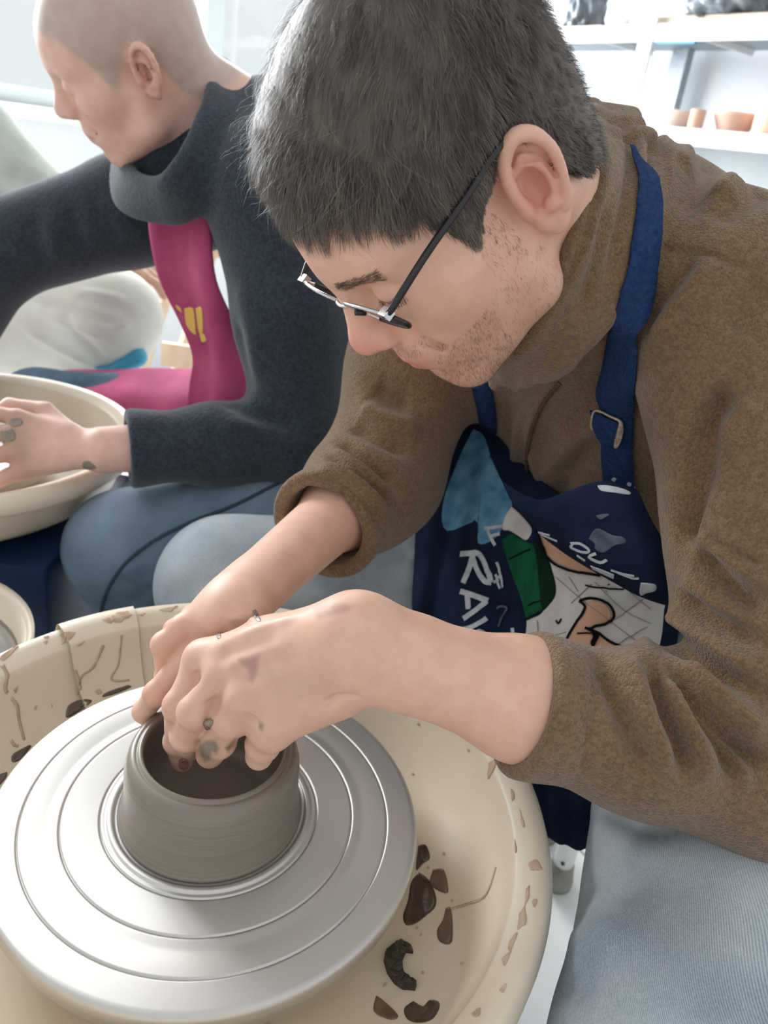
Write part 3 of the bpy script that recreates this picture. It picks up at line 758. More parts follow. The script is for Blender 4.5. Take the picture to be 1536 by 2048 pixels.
def ear_frame(side):
    # outward normal tilts back a little; the ear leans back about 12 degrees
    n = nrm(V(side * 0.90, -0.34, 0.06)) if False else nrm(V(side * 0.88, 0.42, 0.06))
    w = nrm(V(0, -0.16, 1.0)); w = nrm(w - n * (w @ n)); u = np.cross(w, n) * (1 if side > 0 else -1)
    return u, w, n
def add_head(body, R, t, k=0.012, ears=(-1, 1), ear_scale=1.08, hs=None):
    hs = hs or head_sdf()
    body.add(hs.prim(R, t, True, (0, 0.0, 0.01), 0.17), k)
    es = ear_sdf()
    for sd in ears:
        u, w, n = ear_frame(sd); c = V(-sd * EAR_C[0], EAR_C[1], EAR_C[2])
        E = np.stack([u, w, n], 1)
        def f(p, E=E, c=c):
            q = ((p - t) @ R - c) @ E / ear_scale; q[:, 0] /= EAR_U
            return es(q) * ear_scale * 0.9
        body.add(Prim(f, R @ c + t, 0.045), 0.005)

# ------------------------------------------------------------------ joints
SH_L = P(1440, 600, 0.605); EL_L = P(1488, 1500, 0.575); MF_L = P(1045, 1398, 0.548); WR_L = P(758, 1306, 0.508)
SH_R = V(0.035, 0.93, 0.985); EL_R = P(765, 950, 0.835); WR_R = Pz(478, 1200, 0.732)
C7 = V(0.165, 0.765, 1.035); HIPS = V(0.36, 0.90, 0.56)
def hand(body, wrist, elbow, fingers, thumb, mcp_r, palm_w, k=0.008):
    """fingers: list of joint chains (MCP first); palm is a fan of tapered bones"""
    for ch, rad in fingers:
        body.add(cone(wrist * 0.85 + ch[0] * 0.15, ch[0], 0.0175, mcp_r), 0.008)
    for i in range(len(fingers) - 1):
        a, b = fingers[i][0][0], fingers[i + 1][0][0]
        body.add(cone(wrist * 0.55 + a * 0.45, (a + b) / 2 * 0.86 + wrist * 0.14, 0.014, 0.0085), 0.009)
    for ch, rad in fingers:
        for i in range(len(ch) - 1):
            body.add(cone(ch[i], ch[i + 1], rad[i], rad[i + 1]), 0.0035 if i == 0 else 0.0025)
            if i: body.add(ell(ch[i], (rad[i] * 1.07,) * 3), 0.004)
    if thumb:
        ch, rad = thumb
        for i in range(len(ch) - 1): body.add(cone(ch[i], ch[i + 1], rad[i], rad[i + 1]), 0.010 if i == 0 else 0.004)
def Z(*a): return [Pz(*q) for q in a]
L_F = [(Z((408, 1320, .722), (358, 1412, .696), (355, 1482, .650), (364, 1522, .628)), (.0120, .0104, .0094, .0084)),
       (Z((442, 1354, .726), (390, 1425, .702), (372, 1472, .670), (378, 1498, .645)), (.0125, .0110, .0102, .0090)),
       (Z((490, 1398, .724), (460, 1440, .704), (438, 1482, .678), (420, 1508, .657)), (.0125, .0116, .0112, .0102)),
       (Z((548, 1432, .717), (540, 1460, .702), (526, 1488, .686), (518, 1512, .673)), (.0125, .0114, .0110, .0098))]
L_T = (Z((620, 1310, .735), (515, 1305, .700), (450, 1315, .675), (415, 1345, .652)), (.0150, .0125, .0105, .0085))
R_F = [(Z((415, 1262, .712), (312, 1388, .668), (312, 1436, .640), (322, 1460, .622)), (.0105, .0090, .0082, .0075)),
       (Z((368, 1258, .712), (330, 1290, .700), (334, 1352, .660), (338, 1398, .630)), (.0110, .0098, .0088, .0078)),
       (Z((390, 1236, .705), (352, 1262, .690), (352, 1330, .650), (352, 1372, .625)), (.0105, .0094, .0086, .0076)),
       (Z((420, 1218, .700), (390, 1240, .680), (385, 1300, .645), (385, 1340, .622)), (.0095, .0084, .0078, .0070))]
R_T = (Z((500, 1215, .738), (492, 1236, .735), (448, 1290, .702), (425, 1340, .672)), (.0135, .0125, .0105, .0085))
for ch_, r_ in R_F:                                                     # the right hand steadies the pot from outside
    for i_ in range(1, len(ch_)):
        q_ = ch_[i_] - V(WX, WY, 0); d_ = math.hypot(q_[0], q_[1]); m_r = 0.0645 + r_[i_]
        if ch_[i_][2] < 0.665 and d_ < m_r: ch_[i_][:2] = V(WX, WY) + q_[:2] * m_r / d_
body = Sdf()
add_head(body, HEAD_R, HEAD_T)
def HL(x, y, z): return HEAD_R @ V(x, y, z) + HEAD_T
NK0 = HL(0, -0.030, -0.02); NK1 = C7 + V(-0.02, -0.02, -0.02)
body.add(cone(NK0, NK1, 0.057, 0.062), 0.025)
body.add(cone(HL(-0.045, -0.035, -0.02), C7 + V(0.02, -0.06, -0.03), 0.022, 0.03), 0.03)
# trunk and arms (under the clothes)
up_t = nrm(C7 - HIPS); rt_t = nrm(SH_R - SH_L)
body.add(econe(C7 - up_t * 0.10, HIPS, 0.09, 0.09, rt_t, 0.62), 0.03)
for sh, el in ((SH_L, EL_L), (SH_R, EL_R)):
    body.add(cone(C7 - up_t * 0.07, sh, 0.045, 0.034), 0.03); body.add(cone(sh, el, 0.034, 0.026), 0.03)
def forearm(el, wr, wdir, mid=None):
    if mid is None: mid = el * 0.68 + wr * 0.32
    body.add(cone(el, el * 0.45 + mid * 0.55, 0.027, 0.034), 0.02); body.add(cone(el * 0.45 + mid * 0.55, mid, 0.034, 0.0412), 0.02)
    body.add(econe(mid, wr, 0.0400, 0.0290, wdir, 0.82), 0.02)
    d = nrm(wr - mid); body.add(econe(wr - d * 0.02, wr + d * 0.012, 0.0285, 0.029, wdir, 0.72), 0.015)
forearm(EL_L, WR_L, C_U, MF_L); forearm(EL_R, WR_R, nrm(C_R + 0.6 * C_U))
hand(body, WR_L, EL_L, L_F, L_T, 0.0125, 0.08)
hand(body, WR_R, EL_R, R_F, R_T, 0.0120, 0.08)
lpm = sum((f[0][0] for f in L_F), V(0, 0, 0)) / 4
body.add(cone(WR_L * 0.6 + L_F[3][0][0] * 0.4 + V(0, 0, -0.012), L_F[3][0][0] + V(0, 0, -0.010), 0.017, 0.012), 0.015)   # edge of the palm
body.add(cone(WR_L * 0.75 + lpm * 0.25 + V(0, 0, -0.008), lpm * 0.8 + WR_L * 0.2 + V(0, 0, -0.010), 0.020, 0.016), 0.02)
body.add(cone(P(700, 1266, 0.504), P(540, 1292, 0.527), 0.0245, 0.0185), 0.022)          # back of the hand
body.add(cone(P(540, 1292, 0.527), L_F[0][0][0], 0.0170, 0.0125), 0.012)
M_skin = mat('skin', ((1, 1, 1), (0.93, 0.90, 0.88)), 0.48, attr=True, noise=(70, 4, 0.35, 0.65), bump=('noise', 900, 0.12, 0.0006), sss=0.12, spec=0.4)
man = root('person', (HIPS[0], HIPS[1], 0.0), 'man in brown fleece, navy apron and glasses leaning over the thrown grey pot', 'person')
H_BODY = 0.0022
bv, bq = polygonize(body, H_BODY, newton=1)
fc_ = bv[bq].mean(1); fl_ = (fc_ - HEAD_T) @ HEAD_R
sel = (fl_[:, 1] > 0.05) & (fl_[:, 2] < 0.05) & (fl_[:, 2] > -0.11) & (np.linalg.norm(fl_, axis=1) < 0.16) & (fl_[:, 0] < 0.03)
sel |= (np.linalg.norm(fl_ - V(-0.085, -0.018, 0.004), axis=1) < 0.045)
for ch_, r_ in L_F: sel |= np.min([np.linalg.norm(fc_ - j, axis=1) for j in ch_], axis=0) < 0.026
for ch_, r_ in R_F: sel |= np.min([np.linalg.norm(fc_ - j, axis=1) for j in ch_], axis=0) < 0.022
sel |= np.linalg.norm(fc_ - (L_F[1][0][0] * 0.6 + WR_L * 0.4), axis=1) < 0.07
bv, bq = refine(bv, bq, sel, body, H_BODY / 2)
bn = normals_of(bv, bq)
hl = (bv - HEAD_T) @ HEAD_R                        # verts in the head frame
def blobw(p, c, r): return np.exp(-(((p - np.asarray(c)) / np.asarray(r)) ** 2).sum(1))
ax = np.c_[np.abs(hl[:, 0]), hl[:, 1:]]
SK = np.array(srgb(232, 186, 164)); col = np.tile(SK, (len(bv), 1))
def tint(w, c, a=1.0):
    global col
    w = np.clip(w * a, 0, 1)[:, None]; col = col * (1 - w) + np.array(c) * w
tint(blobw(ax, (0, 0.115, -0.008), (0.020, 0.028, 0.018)), srgb(222, 146, 134), 0.8)
tint(blobw(ax, (0.05, 0.055, -0.01), (0.025, 0.03, 0.025)), srgb(222, 160, 138), 0.5)
tint(blobw(ax, (0.082, -0.012, 0.004), (0.016, 0.022, 0.030)), srgb(206, 124, 110), 0.55)
tint(blobw(ax, (0.0, 0.098, -0.048), (0.023, 0.014, 0.0085)), srgb(206, 118, 110), 0.9)
tint(blobw(ax, (0.027, 0.095, 0.0375), (0.020, 0.016, 0.0035)), srgb(150, 112, 92), 0.55)        # eyebrow
jaw = np.clip((-0.028 - hl[:, 2]) / 0.02, 0, 1) * np.clip((hl[:, 1] + 0.01) / 0.03, 0, 1) * (hl[:, 2] > -0.16) * np.clip((0.135 - np.linalg.norm(hl, axis=1)) / 0.01, 0, 1)
jaw *= 1 - blobw(ax, (0.0, 0.098, -0.048), (0.024, 0.016, 0.009))
tint(jaw, srgb(176, 132, 108), 0.42)
# hands: pink knuckles, thin film of clay
for ch, rad in L_F + R_F:
    for j in ch[:2]: tint(np.exp(-(np.linalg.norm(bv - j, axis=1) / 0.015) ** 2), srgb(204, 140, 120), 0.5)
    tint(np.exp(-(np.linalg.norm(bv - ch[-1], axis=1) / 0.013) ** 2), srgb(176, 146, 126), 0.55)   # clay on the fingertips
hw = np.exp(-(np.linalg.norm(bv - lpm, axis=1) / 0.09) ** 2); tint(hw, srgb(204, 172, 152), 0.5)
pxv = proj(bv); facing = ((CAM - bv) * bn).sum(1) > 0
nearhand = (np.linalg.norm(bv - lpm, axis=1) < 0.26) & facing
def film(poly, c, a=0.8, soft=5.0):
    poly = np.array(poly, float); cand = np.nonzero(nearhand & (np.abs(pxv - poly.mean(0)).max(1) < 160))[0]
    p = pxv[cand]; inside = np.zeros(len(p), bool); dmin = np.full(len(p), 1e9); n = len(poly)
    for i in range(n):
        a0, b0 = poly[i], poly[(i + 1) % n]; ab = b0 - a0
        t = np.clip(((p - a0) @ ab) / (ab @ ab), 0, 1); dmin = np.minimum(dmin, np.linalg.norm(p - a0 - t[:, None] * ab, axis=1))
        cr = (a0[1] > p[:, 1]) != (b0[1] > p[:, 1]); xx = a0[0] + (p[:, 1] - a0[1]) / np.where(b0[1] == a0[1], 1e-9, b0[1] - a0[1]) * (b0[0] - a0[0]); inside ^= cr & (p[:, 0] < xx)
    w = np.zeros(len(bv)); w[cand] = np.clip(np.where(inside, dmin, -dmin) / soft * 0.5 + 0.5, 0, 1); tint(w, c, a)
film([(628, 1216), (650, 1208), (690, 1206), (706, 1214), (694, 1224), (660, 1232), (636, 1238), (630, 1228)], srgb(190, 146, 132), 0.75)
film([(478, 1318), (500, 1316), (522, 1308), (516, 1324), (512, 1350), (506, 1368), (496, 1362), (494, 1340)], srgb(178, 138, 130), 0.8)
film([(455, 1240), (480, 1232), (510, 1228), (522, 1240), (500, 1252), (470, 1258)], srgb(186, 150, 130), 0.8)
film([(395, 1480), (436, 1478), (442, 1510), (418, 1532), (396, 1524)], srgb(170, 134, 112), 0.6, 8)
film([(400, 1490), (412, 1481), (430, 1482), (438, 1496), (432, 1508), (424, 1504), (420, 1520), (408, 1524), (398, 1508)], srgb(128, 116, 104), 0.9, 4)
film([(450, 1496), (462, 1486), (472, 1476), (466, 1492), (456, 1504)], srgb(96, 78, 66), 0.8, 4)
film([(518, 1444), (528, 1450), (524, 1462), (517, 1456)], srgb(130, 108, 92), 0.8, 4)
film([(540, 1350), (620, 1330), (680, 1340), (660, 1390), (600, 1420), (545, 1400)], srgb(208, 172, 150), 0.6, 25)
BB = bvh_of(bv, bq)
for px, w_, a_m in (([(428, 1296), (470, 1276), (530, 1252), (600, 1232)], .0050, .0016), ([(450, 1335), (510, 1310), (580, 1290)], .005, .0014), ([(500, 1380), (550, 1352), (610, 1330)], .005, .0012), ([(430, 1320), (480, 1302), (540, 1280)], .005, -.0012), ([(470, 1362), (520, 1338), (580, 1316)], .005, -.0012),
                    ([(388, 1340), (393, 1352), (396, 1366)], .006, -.0022), ([(420, 1396), (428, 1410), (436, 1420)], .006, -.0022), ([(505, 1430), (500, 1445)], .005, -.0018), ([(648, 1408), (664, 1398), (690, 1392), (720, 1394)], .0022, -.0022), ([(655, 1418), (668, 1402), (672, 1390)], .002, -.0016),
                    ([(365, 1392), (352, 1404), (350, 1416)], .0018, -.0006), ([(392, 1416), (384, 1426), (378, 1434)], .0018, -.0006), ([(1010, 1300), (900, 1280), (800, 1250)], .010, .0012),
                    ([(690, 1145), (640, 1180), (600, 1190)], .010, -.002), ([(455, 1228), (480, 1226), (500, 1230)], .003, -.0015), ([(460, 1240), (485, 1236), (512, 1240)], .003, .0018)):
    bv = fold(bv, bn, BB, px, w_, a_m)
bn = normals_of(bv, bq)
body_o = wobj('body', bv, bq, M_skin, man, col=col)
BB = bvh_of(bv, bq)

# clay left on the hands, and nails
M_smud = mat('wet_clay_smear', (srgb(126, 112, 100), srgb(150, 134, 118)), 0.4, noise=(150, 3, 0.3, 0.7), coat=0.2)
M_film = mat('thin_clay_film', (srgb(182, 142, 126), srgb(198, 160, 142)), 0.55, noise=(150, 3, 0.3, 0.7))
M_nail = mat('finger_nail', srgb(168, 118, 104), 0.3, coat=0.4)
def on_body(name, poly, m_, th=0.0003, dome=0.0001, label=None):
    r = patch(BB, poly, th, dome, tuple(np.linspace(0, 1, 7)))
    if r is not None:
        o = wobj(name, r[0], r[1], m_, body_o)
        if label: tag(o, label)
on_body('clay_smear', [(408, 1440), (420, 1437), (427, 1444), (420, 1456), (410, 1454)], M_smud, 0.001, 0.003, 'lump of clay between two fingers')
on_body('clay_smear', [(504, 1222), (512, 1220), (518, 1232), (522, 1242), (512, 1240)], M_smud)
on_body('clay_smear', [(432, 1270), (440, 1266), (442, 1274), (436, 1278)], M_smud)
on_body('nail', [(358, 1520), (368, 1516), (376, 1522), (377, 1534), (368, 1540), (358, 1534)], M_nail, 0.0006, 0.0004)
# ------------------------------------------------------------------ brown fleece
def fleece_mat(name, c1, c2, sc=520, st=0.55):
    """nubby pile: small rounded curls, each yarn a slightly different shade"""
    M = bpy.data.materials.new(name); M.use_nodes = True; nt = M.node_tree; N = nt.nodes; L = nt.links; b = N['Principled BSDF']
    b.inputs['Roughness'].default_value = 0.95; b.inputs['Specular IOR Level'].default_value = 0.08; b.inputs['Sheen Weight'].default_value = 0.25; b.inputs['Sheen Roughness'].default_value = 0.6
    tc = N.new('ShaderNodeTexCoord'); n0 = N.new('ShaderNodeTexNoise'); n0.inputs['Scale'].default_value = sc * 0.5; n0.inputs['Detail'].default_value = 2; L.new(tc.outputs['Object'], n0.inputs['Vector'])
    ad = N.new('ShaderNodeVectorMath'); ad.operation = 'MULTIPLY_ADD'; ad.inputs[1].default_value = (0.0022, 0.0022, 0.0022); L.new(n0.outputs['Color'], ad.inputs[0]); L.new(tc.outputs['Object'], ad.inputs[2])
    vo = N.new('ShaderNodeTexVoronoi'); vo.inputs['Scale'].default_value = sc; L.new(ad.outputs[0], vo.inputs['Vector'])
    r = N.new('ShaderNodeMapRange'); r.inputs['From Min'].default_value = 0.1; r.inputs['From Max'].default_value = 0.75; r.inputs['To Min'].default_value = 1.0; r.inputs['To Max'].default_value = 0.0; L.new(vo.outputs['Distance'], r.inputs['Value'])
    n1 = N.new('ShaderNodeTexNoise'); n1.inputs['Scale'].default_value = 30; n1.inputs['Detail'].default_value = 3; L.new(tc.outputs['Object'], n1.inputs['Vector'])
    m1 = N.new('ShaderNodeMath'); m1.operation = 'MULTIPLY_ADD'; m1.inputs[1].default_value = 0.35; L.new(n1.outputs['Fac'], m1.inputs[0])
    m0 = N.new('ShaderNodeMath'); m0.operation = 'MULTIPLY_ADD'; m0.inputs[1].default_value = 0.7; m0.inputs[2].default_value = 0.0; sr = N.new('ShaderNodeSeparateColor'); L.new(vo.outputs['Color'], sr.inputs[0]); L.new(sr.outputs[0], m0.inputs[0]); L.new(m0.outputs[0], m1.inputs[2]); m1.use_clamp = True
    mx = N.new('ShaderNodeMix'); mx.data_type = 'RGBA'; mx.inputs['A'].default_value = (*c1, 1); mx.inputs['B'].default_value = (*c2, 1); L.new(m1.outputs[0], mx.inputs['Factor']); L.new(mx.outputs['Result'], b.inputs['Base Color'])
    bp = N.new('ShaderNodeBump'); bp.inputs['Strength'].default_value = st; bp.inputs['Distance'].default_value = 0.0016; L.new(r.outputs[0], bp.inputs['Height']); L.new(bp.outputs[0], b.inputs['Normal'])
    return M
M_fleece = fleece_mat('brown_fleece', srgb(98, 77, 54), srgb(136, 109, 80))
def denim(name, dark, light, sc=260, wv=0.34, fade=(6, 0.35, 0.65), rot=(0, 0, 0)):
    M = bpy.data.materials.new(name); M.use_nodes = True; nt = M.node_tree; N = nt.nodes; L = nt.links; b = N['Principled BSDF']
    b.inputs['Roughness'].default_value = 0.9; b.inputs['Specular IOR Level'].default_value = 0.15
    tc = N.new('ShaderNodeTexCoord'); mp = N.new('ShaderNodeMapping'); mp.inputs['Rotation'].default_value = rot; L.new(tc.outputs['Object'], mp.inputs[0])
    w = N.new('ShaderNodeTexWave'); w.bands_direction = 'X'; w.inputs['Scale'].default_value = sc; w.inputs['Distortion'].default_value = 1.2; w.inputs['Detail'].default_value = 2.0; w.inputs['Detail Scale'].default_value = 3.0
    L.new(mp.outputs[0], w.inputs['Vector'])
    n1 = N.new('ShaderNodeTexNoise'); n1.inputs['Scale'].default_value = fade[0]; n1.inputs['Detail'].default_value = 4; L.new(tc.outputs['Object'], n1.inputs['Vector'])
    r1 = N.new('ShaderNodeMapRange'); r1.inputs['From Min'].default_value = fade[1]; r1.inputs['From Max'].default_value = fade[2]; L.new(n1.outputs['Fac'], r1.inputs['Value'])
    n2 = N.new('ShaderNodeTexNoise'); n2.inputs['Scale'].default_value = 700; n2.inputs['Detail'].default_value = 2; L.new(tc.outputs['Object'], n2.inputs['Vector'])
    tw = N.new('ShaderNodeAttribute'); tw.attribute_name = 'Tw'
    tm = N.new('ShaderNodeMath'); tm.operation = 'MULTIPLY_ADD'; tm.inputs[1].default_value = 1.0; tm.inputs[2].default_value = -0.5; L.new(w.outputs['Fac'], tm.inputs[0])
    tk = N.new('ShaderNodeMath'); tk.operation = 'MULTIPLY'; L.new(tm.outputs[0], tk.inputs[0]); L.new(tw.outputs['Fac'], tk.inputs[1])
    tb = N.new('ShaderNodeMath'); tb.operation = 'ADD'; tb.inputs[1].default_value = 0.5; L.new(tk.outputs[0], tb.inputs[0])
    a = N.new('ShaderNodeMath'); a.operation = 'MULTIPLY_ADD'; a.inputs[1].default_value = wv; L.new(tb.outputs[0], a.inputs[0])
    a2 = N.new('ShaderNodeMath'); a2.operation = 'MULTIPLY_ADD'; a2.inputs[1].default_value = 0.5; a2.inputs[2].default_value = -0.25; L.new(n2.outputs['Fac'], a2.inputs[0])
    s = N.new('ShaderNodeMath'); s.operation = 'MULTIPLY'; s.inputs[1].default_value = 0.85; L.new(r1.outputs[0], s.inputs[0])
    L.new(s.outputs[0], a.inputs[2])
    t = N.new('ShaderNodeMath'); t.operation = 'ADD'; t.use_clamp = True; L.new(a.outputs[0], t.inputs[0]); L.new(a2.outputs[0], t.inputs[1])
    mx = N.new('ShaderNodeMix'); mx.data_type = 'RGBA'; mx.inputs['A'].default_value = (*dark, 1); mx.inputs['B'].default_value = (*light, 1); L.new(t.outputs[0], mx.inputs['Factor'])
    at = N.new('ShaderNodeAttribute'); at.attribute_name = 'Col'
    m2 = N.new('ShaderNodeMix'); m2.data_type = 'RGBA'; m2.blend_type = 'MULTIPLY'; m2.inputs['Factor'].default_value = 1; L.new(mx.outputs['Result'], m2.inputs['A']); L.new(at.outputs['Color'], m2.inputs['B'])
    L.new(m2.outputs['Result'], b.inputs['Base Color'])
    bp = N.new('ShaderNodeBump'); bp.inputs['Strength'].default_value = 0.25 if wv > 0.2 else 0.08; bp.inputs['Distance'].default_value = 0.0008; L.new(tb.outputs[0], bp.inputs['Height']); L.new(bp.outputs[0], b.inputs['Normal'])
    return M
f_t = nrm(np.cross(up_t, rt_t))                     # the way his chest faces
CUFF_L = P(1040, 1404, 0.547); dL = nrm(WR_L * 0.5 + MF_L * 0.5 - (EL_L * 0.5 + MF_L * 0.5))
CUFF_R = EL_R * 0.50 + WR_R * 0.50; dR = nrm(WR_R - EL_R)
sw = Sdf()
sw.add(econe(C7 - up_t * 0.13 - f_t * 0.005, HIPS + up_t * 0.06, 0.180, 0.165, rt_t, 0.66))
sw.add(ell(SH_R * 0.6 + C7 * 0.4 - up_t * 0.10 + f_t * 0.03, (0.085, 0.085, 0.10)), 0.06)
sw.add(cone(C7 - up_t * 0.055 - f_t * 0.01, SH_L + up_t * 0.005, 0.082, 0.078), 0.05)
sw.add(cone(C7 - up_t * 0.055 - f_t * 0.01, SH_R, 0.082, 0.078), 0.05)
sw.add(ell(C7 - up_t * 0.06 - f_t * 0.03, (0.10, 0.10, 0.08)), 0.05)
# collar: a standing band between two loops
TOP = [(1182, 218, .60), (1192, 300, .545), (1190, 370, .515), (1165, 460, .510), (1132, 545, .528), (1088, 630, .558), (1038, 700, .60), (985, 715, .65), (955, 600, .72), (985, 420, .74), (1055, 290, .71), (1130, 228, .655)]
BOT = [(1258, 240, .63), (1282, 310, .582), (1290, 400, .555), (1270, 520, .552), (1218, 612, .564), (1150, 690, .592), (1075, 738, .632), (1000, 765, .69), (945, 660, .78), (1000, 450, .80), (1090, 300, .77), (1190, 252, .70)]
topl = smooth_line(np.array([P(*p) for p in TOP + TOP[:1]]), 3); botl = smooth_line(np.array([P(*p) for p in BOT + BOT[:1]]), 3)
cs = Sdf()
for i in range(len(topl) - 1):
    cs.add(cone(topl[i], botl[i], 0.0062, 0.0105), 0.010); cs.add(cone(topl[i], topl[i + 1], 0.0072, 0.0072), 0.004)
cs.cut(Prim(lambda p: np.full(len(p), 1.0), (9, 9, 9), 0.0))
COL_B = botl.mean(0); COL_T = topl.mean(0)
sw.add(cone(COL_B, C7 - up_t * 0.06, 0.085, 0.09), 0.05)
def sleeve(pts, rad, end, d, rin):
    s = Sdf(); s.chain(pts, rad, 0, 0.03)
    s.add(half(end, d), 0.006, 'i')
    s.cut(cone(end - d * 0.045, end + d * 0.06, rin, rin), 0.004)
    c = sum(pts) / len(pts); r = max(np.linalg.norm(p - c) for p in pts) + 0.1
    return s.prim(c=c, r=r)
sw.add(sleeve([SH_L, SH_L * 0.5 + EL_L * 0.5 + V(0.024, 0, 0), EL_L + V(0.010, -0.004, -0.004)], [0.078, 0.066, 0.064], EL_L - nrm(EL_L - SH_L) * -0.2, nrm(EL_L - SH_L), 0.001), 0.012)
sw.add(sleeve([EL_L + V(0.010, -0.004, -0.006), EL_L * 0.55 + MF_L * 0.45 + V(0, 0, -0.004), CUFF_L, CUFF_L + dL * 0.03], [0.064, 0.0545, 0.0450, 0.0440], CUFF_L, dL, 0.0412), 0.024)
sw.add(sleeve([SH_R, SH_R * 0.45 + EL_R * 0.55, EL_R], [0.080, 0.072, 0.064], EL_R + nrm(EL_R - SH_R) * 0.2, nrm(EL_R - SH_R), 0.001), 0.03)
sw.add(sleeve([EL_R, EL_R * 0.86 + WR_R * 0.14, CUFF_R, CUFF_R + dR * 0.03], [0.064, 0.060, 0.0475, 0.046], CUFF_R, dR, 0.0405), 0.02)
sw.add(cs.prim(c=(COL_B + COL_T) / 2, r=0.22), 0.014)
sv, sq = polygonize(sw, 0.003, newton=1)
sn = normals_of(sv, sq); SB = bvh_of(sv, sq)
def k5(x, y): return (1100 + x * 0.4638, 700 + y * 0.4638)
def k1(x, y): return (1050 + x * 0.3418, y * 0.3418)
def k3(x, y): return (x * 0.5469, 700 + y * 0.5469)
def k6(x, y): return (800 + x * 0.3906, 700 + y * 0.3906)
FOLDS = [(k5, [(645, 380), (615, 560), (590, 700), (560, 850)], .010, -.010), (k5, [(800, 150), (700, 270), (650, 380), (630, 500), (600, 640)], .011, -.012), (k5, [(860, 200), (760, 290), (700, 380)], .012, .006), (k5, [(610, 690), (700, 800), (830, 890), (940, 930)], .0028, -.0035), (k5, [(620, 860), (720, 960), (850, 1080), (940, 1130)], .009, -.008), (k5, [(640, 780), (760, 900), (900, 1000)], .012, .006),
         (k5, [(560, 1060), (650, 1130), (780, 1200), (920, 1280)], .007, -.007), (k5, [(580, 980), (700, 1070), (850, 1170)], .009, .005), (k5, [(470, 1110), (520, 1230), (640, 1330), (780, 1420), (930, 1500)], .007, -.009), (k5, [(520, 1150), (640, 1240), (780, 1320), (930, 1400)], .010, .006),
         (k5, [(520, 1380), (600, 1460), (720, 1590), (850, 1740), (920, 1810)], .006, -.009), (k5, [(560, 1350), (660, 1440), (800, 1560), (930, 1680)], .010, .007), (k5, [(560, 1420), (640, 1560), (740, 1700), (790, 1850)], .005, -.007), (k5, [(590, 1430), (690, 1580), (790, 1740), (850, 1860)], .006, .006), (k5, [(440, 1350), (500, 1560), (560, 1700), (590, 1830)], .006, -.008), (k5, [(490, 1400), (560, 1570), (650, 1740), (680, 1860)], .008, .006),
         (k5, [(215, 1330), (290, 1520), (370, 1680), (440, 1820)], .007, -.006), (k5, [(330, 1330), (400, 1520), (480, 1700), (520, 1830)], .010, .006), (k5, [(192, 1335), (186, 1500), (162, 1700), (138, 1830)], .0020, -.0022), (k5, [(430, 1240), (400, 1270), (440, 1340)], .008, .006),
         (k1, [(590, 720), (640, 850), (615, 1150), (560, 1400), (480, 1700)], .006, -.005), (k1, [(735, 800), (772, 950), (762, 1150), (730, 1350), (700, 1600)], .006, -.006), (k1, [(690, 760), (800, 850), (822, 1000), (800, 1200)], .007, .005), (k1, [(750, 1410), (870, 1465), (1020, 1475), (1200, 1530), (1422, 1600)], .0022, -.0022),
         (k1, [(1010, 1480), (880, 1650), (760, 1800), (670, 1930)], .009, -.006), (k1, [(1060, 1500), (950, 1680), (830, 1840), (740, 1990)], .012, .006), (k1, [(1180, 880), (1060, 1000), (990, 1150), (960, 1300)], .012, -.005), (k1, [(1422, 990), (1250, 1040), (1120, 1150)], .012, .006), (k1, [(1422, 1100), (1250, 1180), (1100, 1300)], .012, -.005), (k1, [(860, 700), (930, 850), (920, 1000)], .012, .006), (k1, [(1422, 1650), (1300, 1780), (1200, 1950)], .012, -.005),
         (k1, [(500, 1200), (440, 1500), (330, 1800)], .007, -.004), (k1, [(420, 750), (440, 1000), (360, 1350), (230, 1700)], .004, -.003),
         (k6, [(870, 60), (850, 150), (760, 260), (690, 380), (690, 560), (720, 700)], .009, .005), (k6, [(800, 60), (720, 200), (630, 330), (600, 500), (610, 680)], .010, .005), (k6, [(1040, 440), (920, 550), (780, 740)], .012, -.006), (k6, [(1040, 380), (880, 520), (740, 660)], .012, .005), (k6, [(560, 100), (540, 300), (580, 500)], .010, -.004), (k6, [(1050, 100), (960, 300), (850, 420)], .012, -.004),
         (k3, [(1240, 330), (1330, 400), (1450, 500)], .008, -.006), (k3, [(1225, 360), (1330, 440), (1440, 540)], .006, .005), (k3, [(1200, 385), (1310, 460), (1430, 560)], .006, -.006), (k3, [(1175, 425), (1290, 480), (1410, 590)], .006, .005), (k3, [(1150, 470), (1280, 510), (1400, 620)], .004, -.004), (k3, [(1130, 500), (1250, 530), (1360, 610), (1420, 680)], .003, -.003),
         (k3, [(1360, 130), (1420, 170), (1500, 190)], .012, -.008), (k3, [(1330, 200), (1430, 260), (1536, 280)], .012, .006), (k3, [(1290, 270), (1400, 330), (1500, 370)], .010, -.006)]
for fn_, ln, w_, a_m in FOLDS: sv = fold(sv, sn, SB, [fn_(*p) for p in ln], w_, a_m * 1.7)
sv = relax(sv, sq, 1, 0.3)
sn = normals_of(sv, sq); SB = bvh_of(sv, sq)
M_jeanL = denim('washed_blue_denim', srgb(100, 116, 131), srgb(204, 211, 214), 300, 0.42, (5, 0.3, 0.7), (0.3, 0.9, 0.35))
HIP_L, KNE_L, ANK_L = V(0.422, 0.82, 0.565), V(0.243, 0.305, 0.57), V(0.20, 0.30, 0.09)
HIP_R, KNE_R, ANK_R = V(0.315, 0.985, 0.565), P(456, 1172, 0.945), V(-0.13, 0.90, 0.09)
jn = Sdf()
jn.add(econe(HIPS + V(0, 0, 0.10), HIPS + V(0.02, 0.015, 0.052), 0.165, 0.165, rt_t, 0.72))
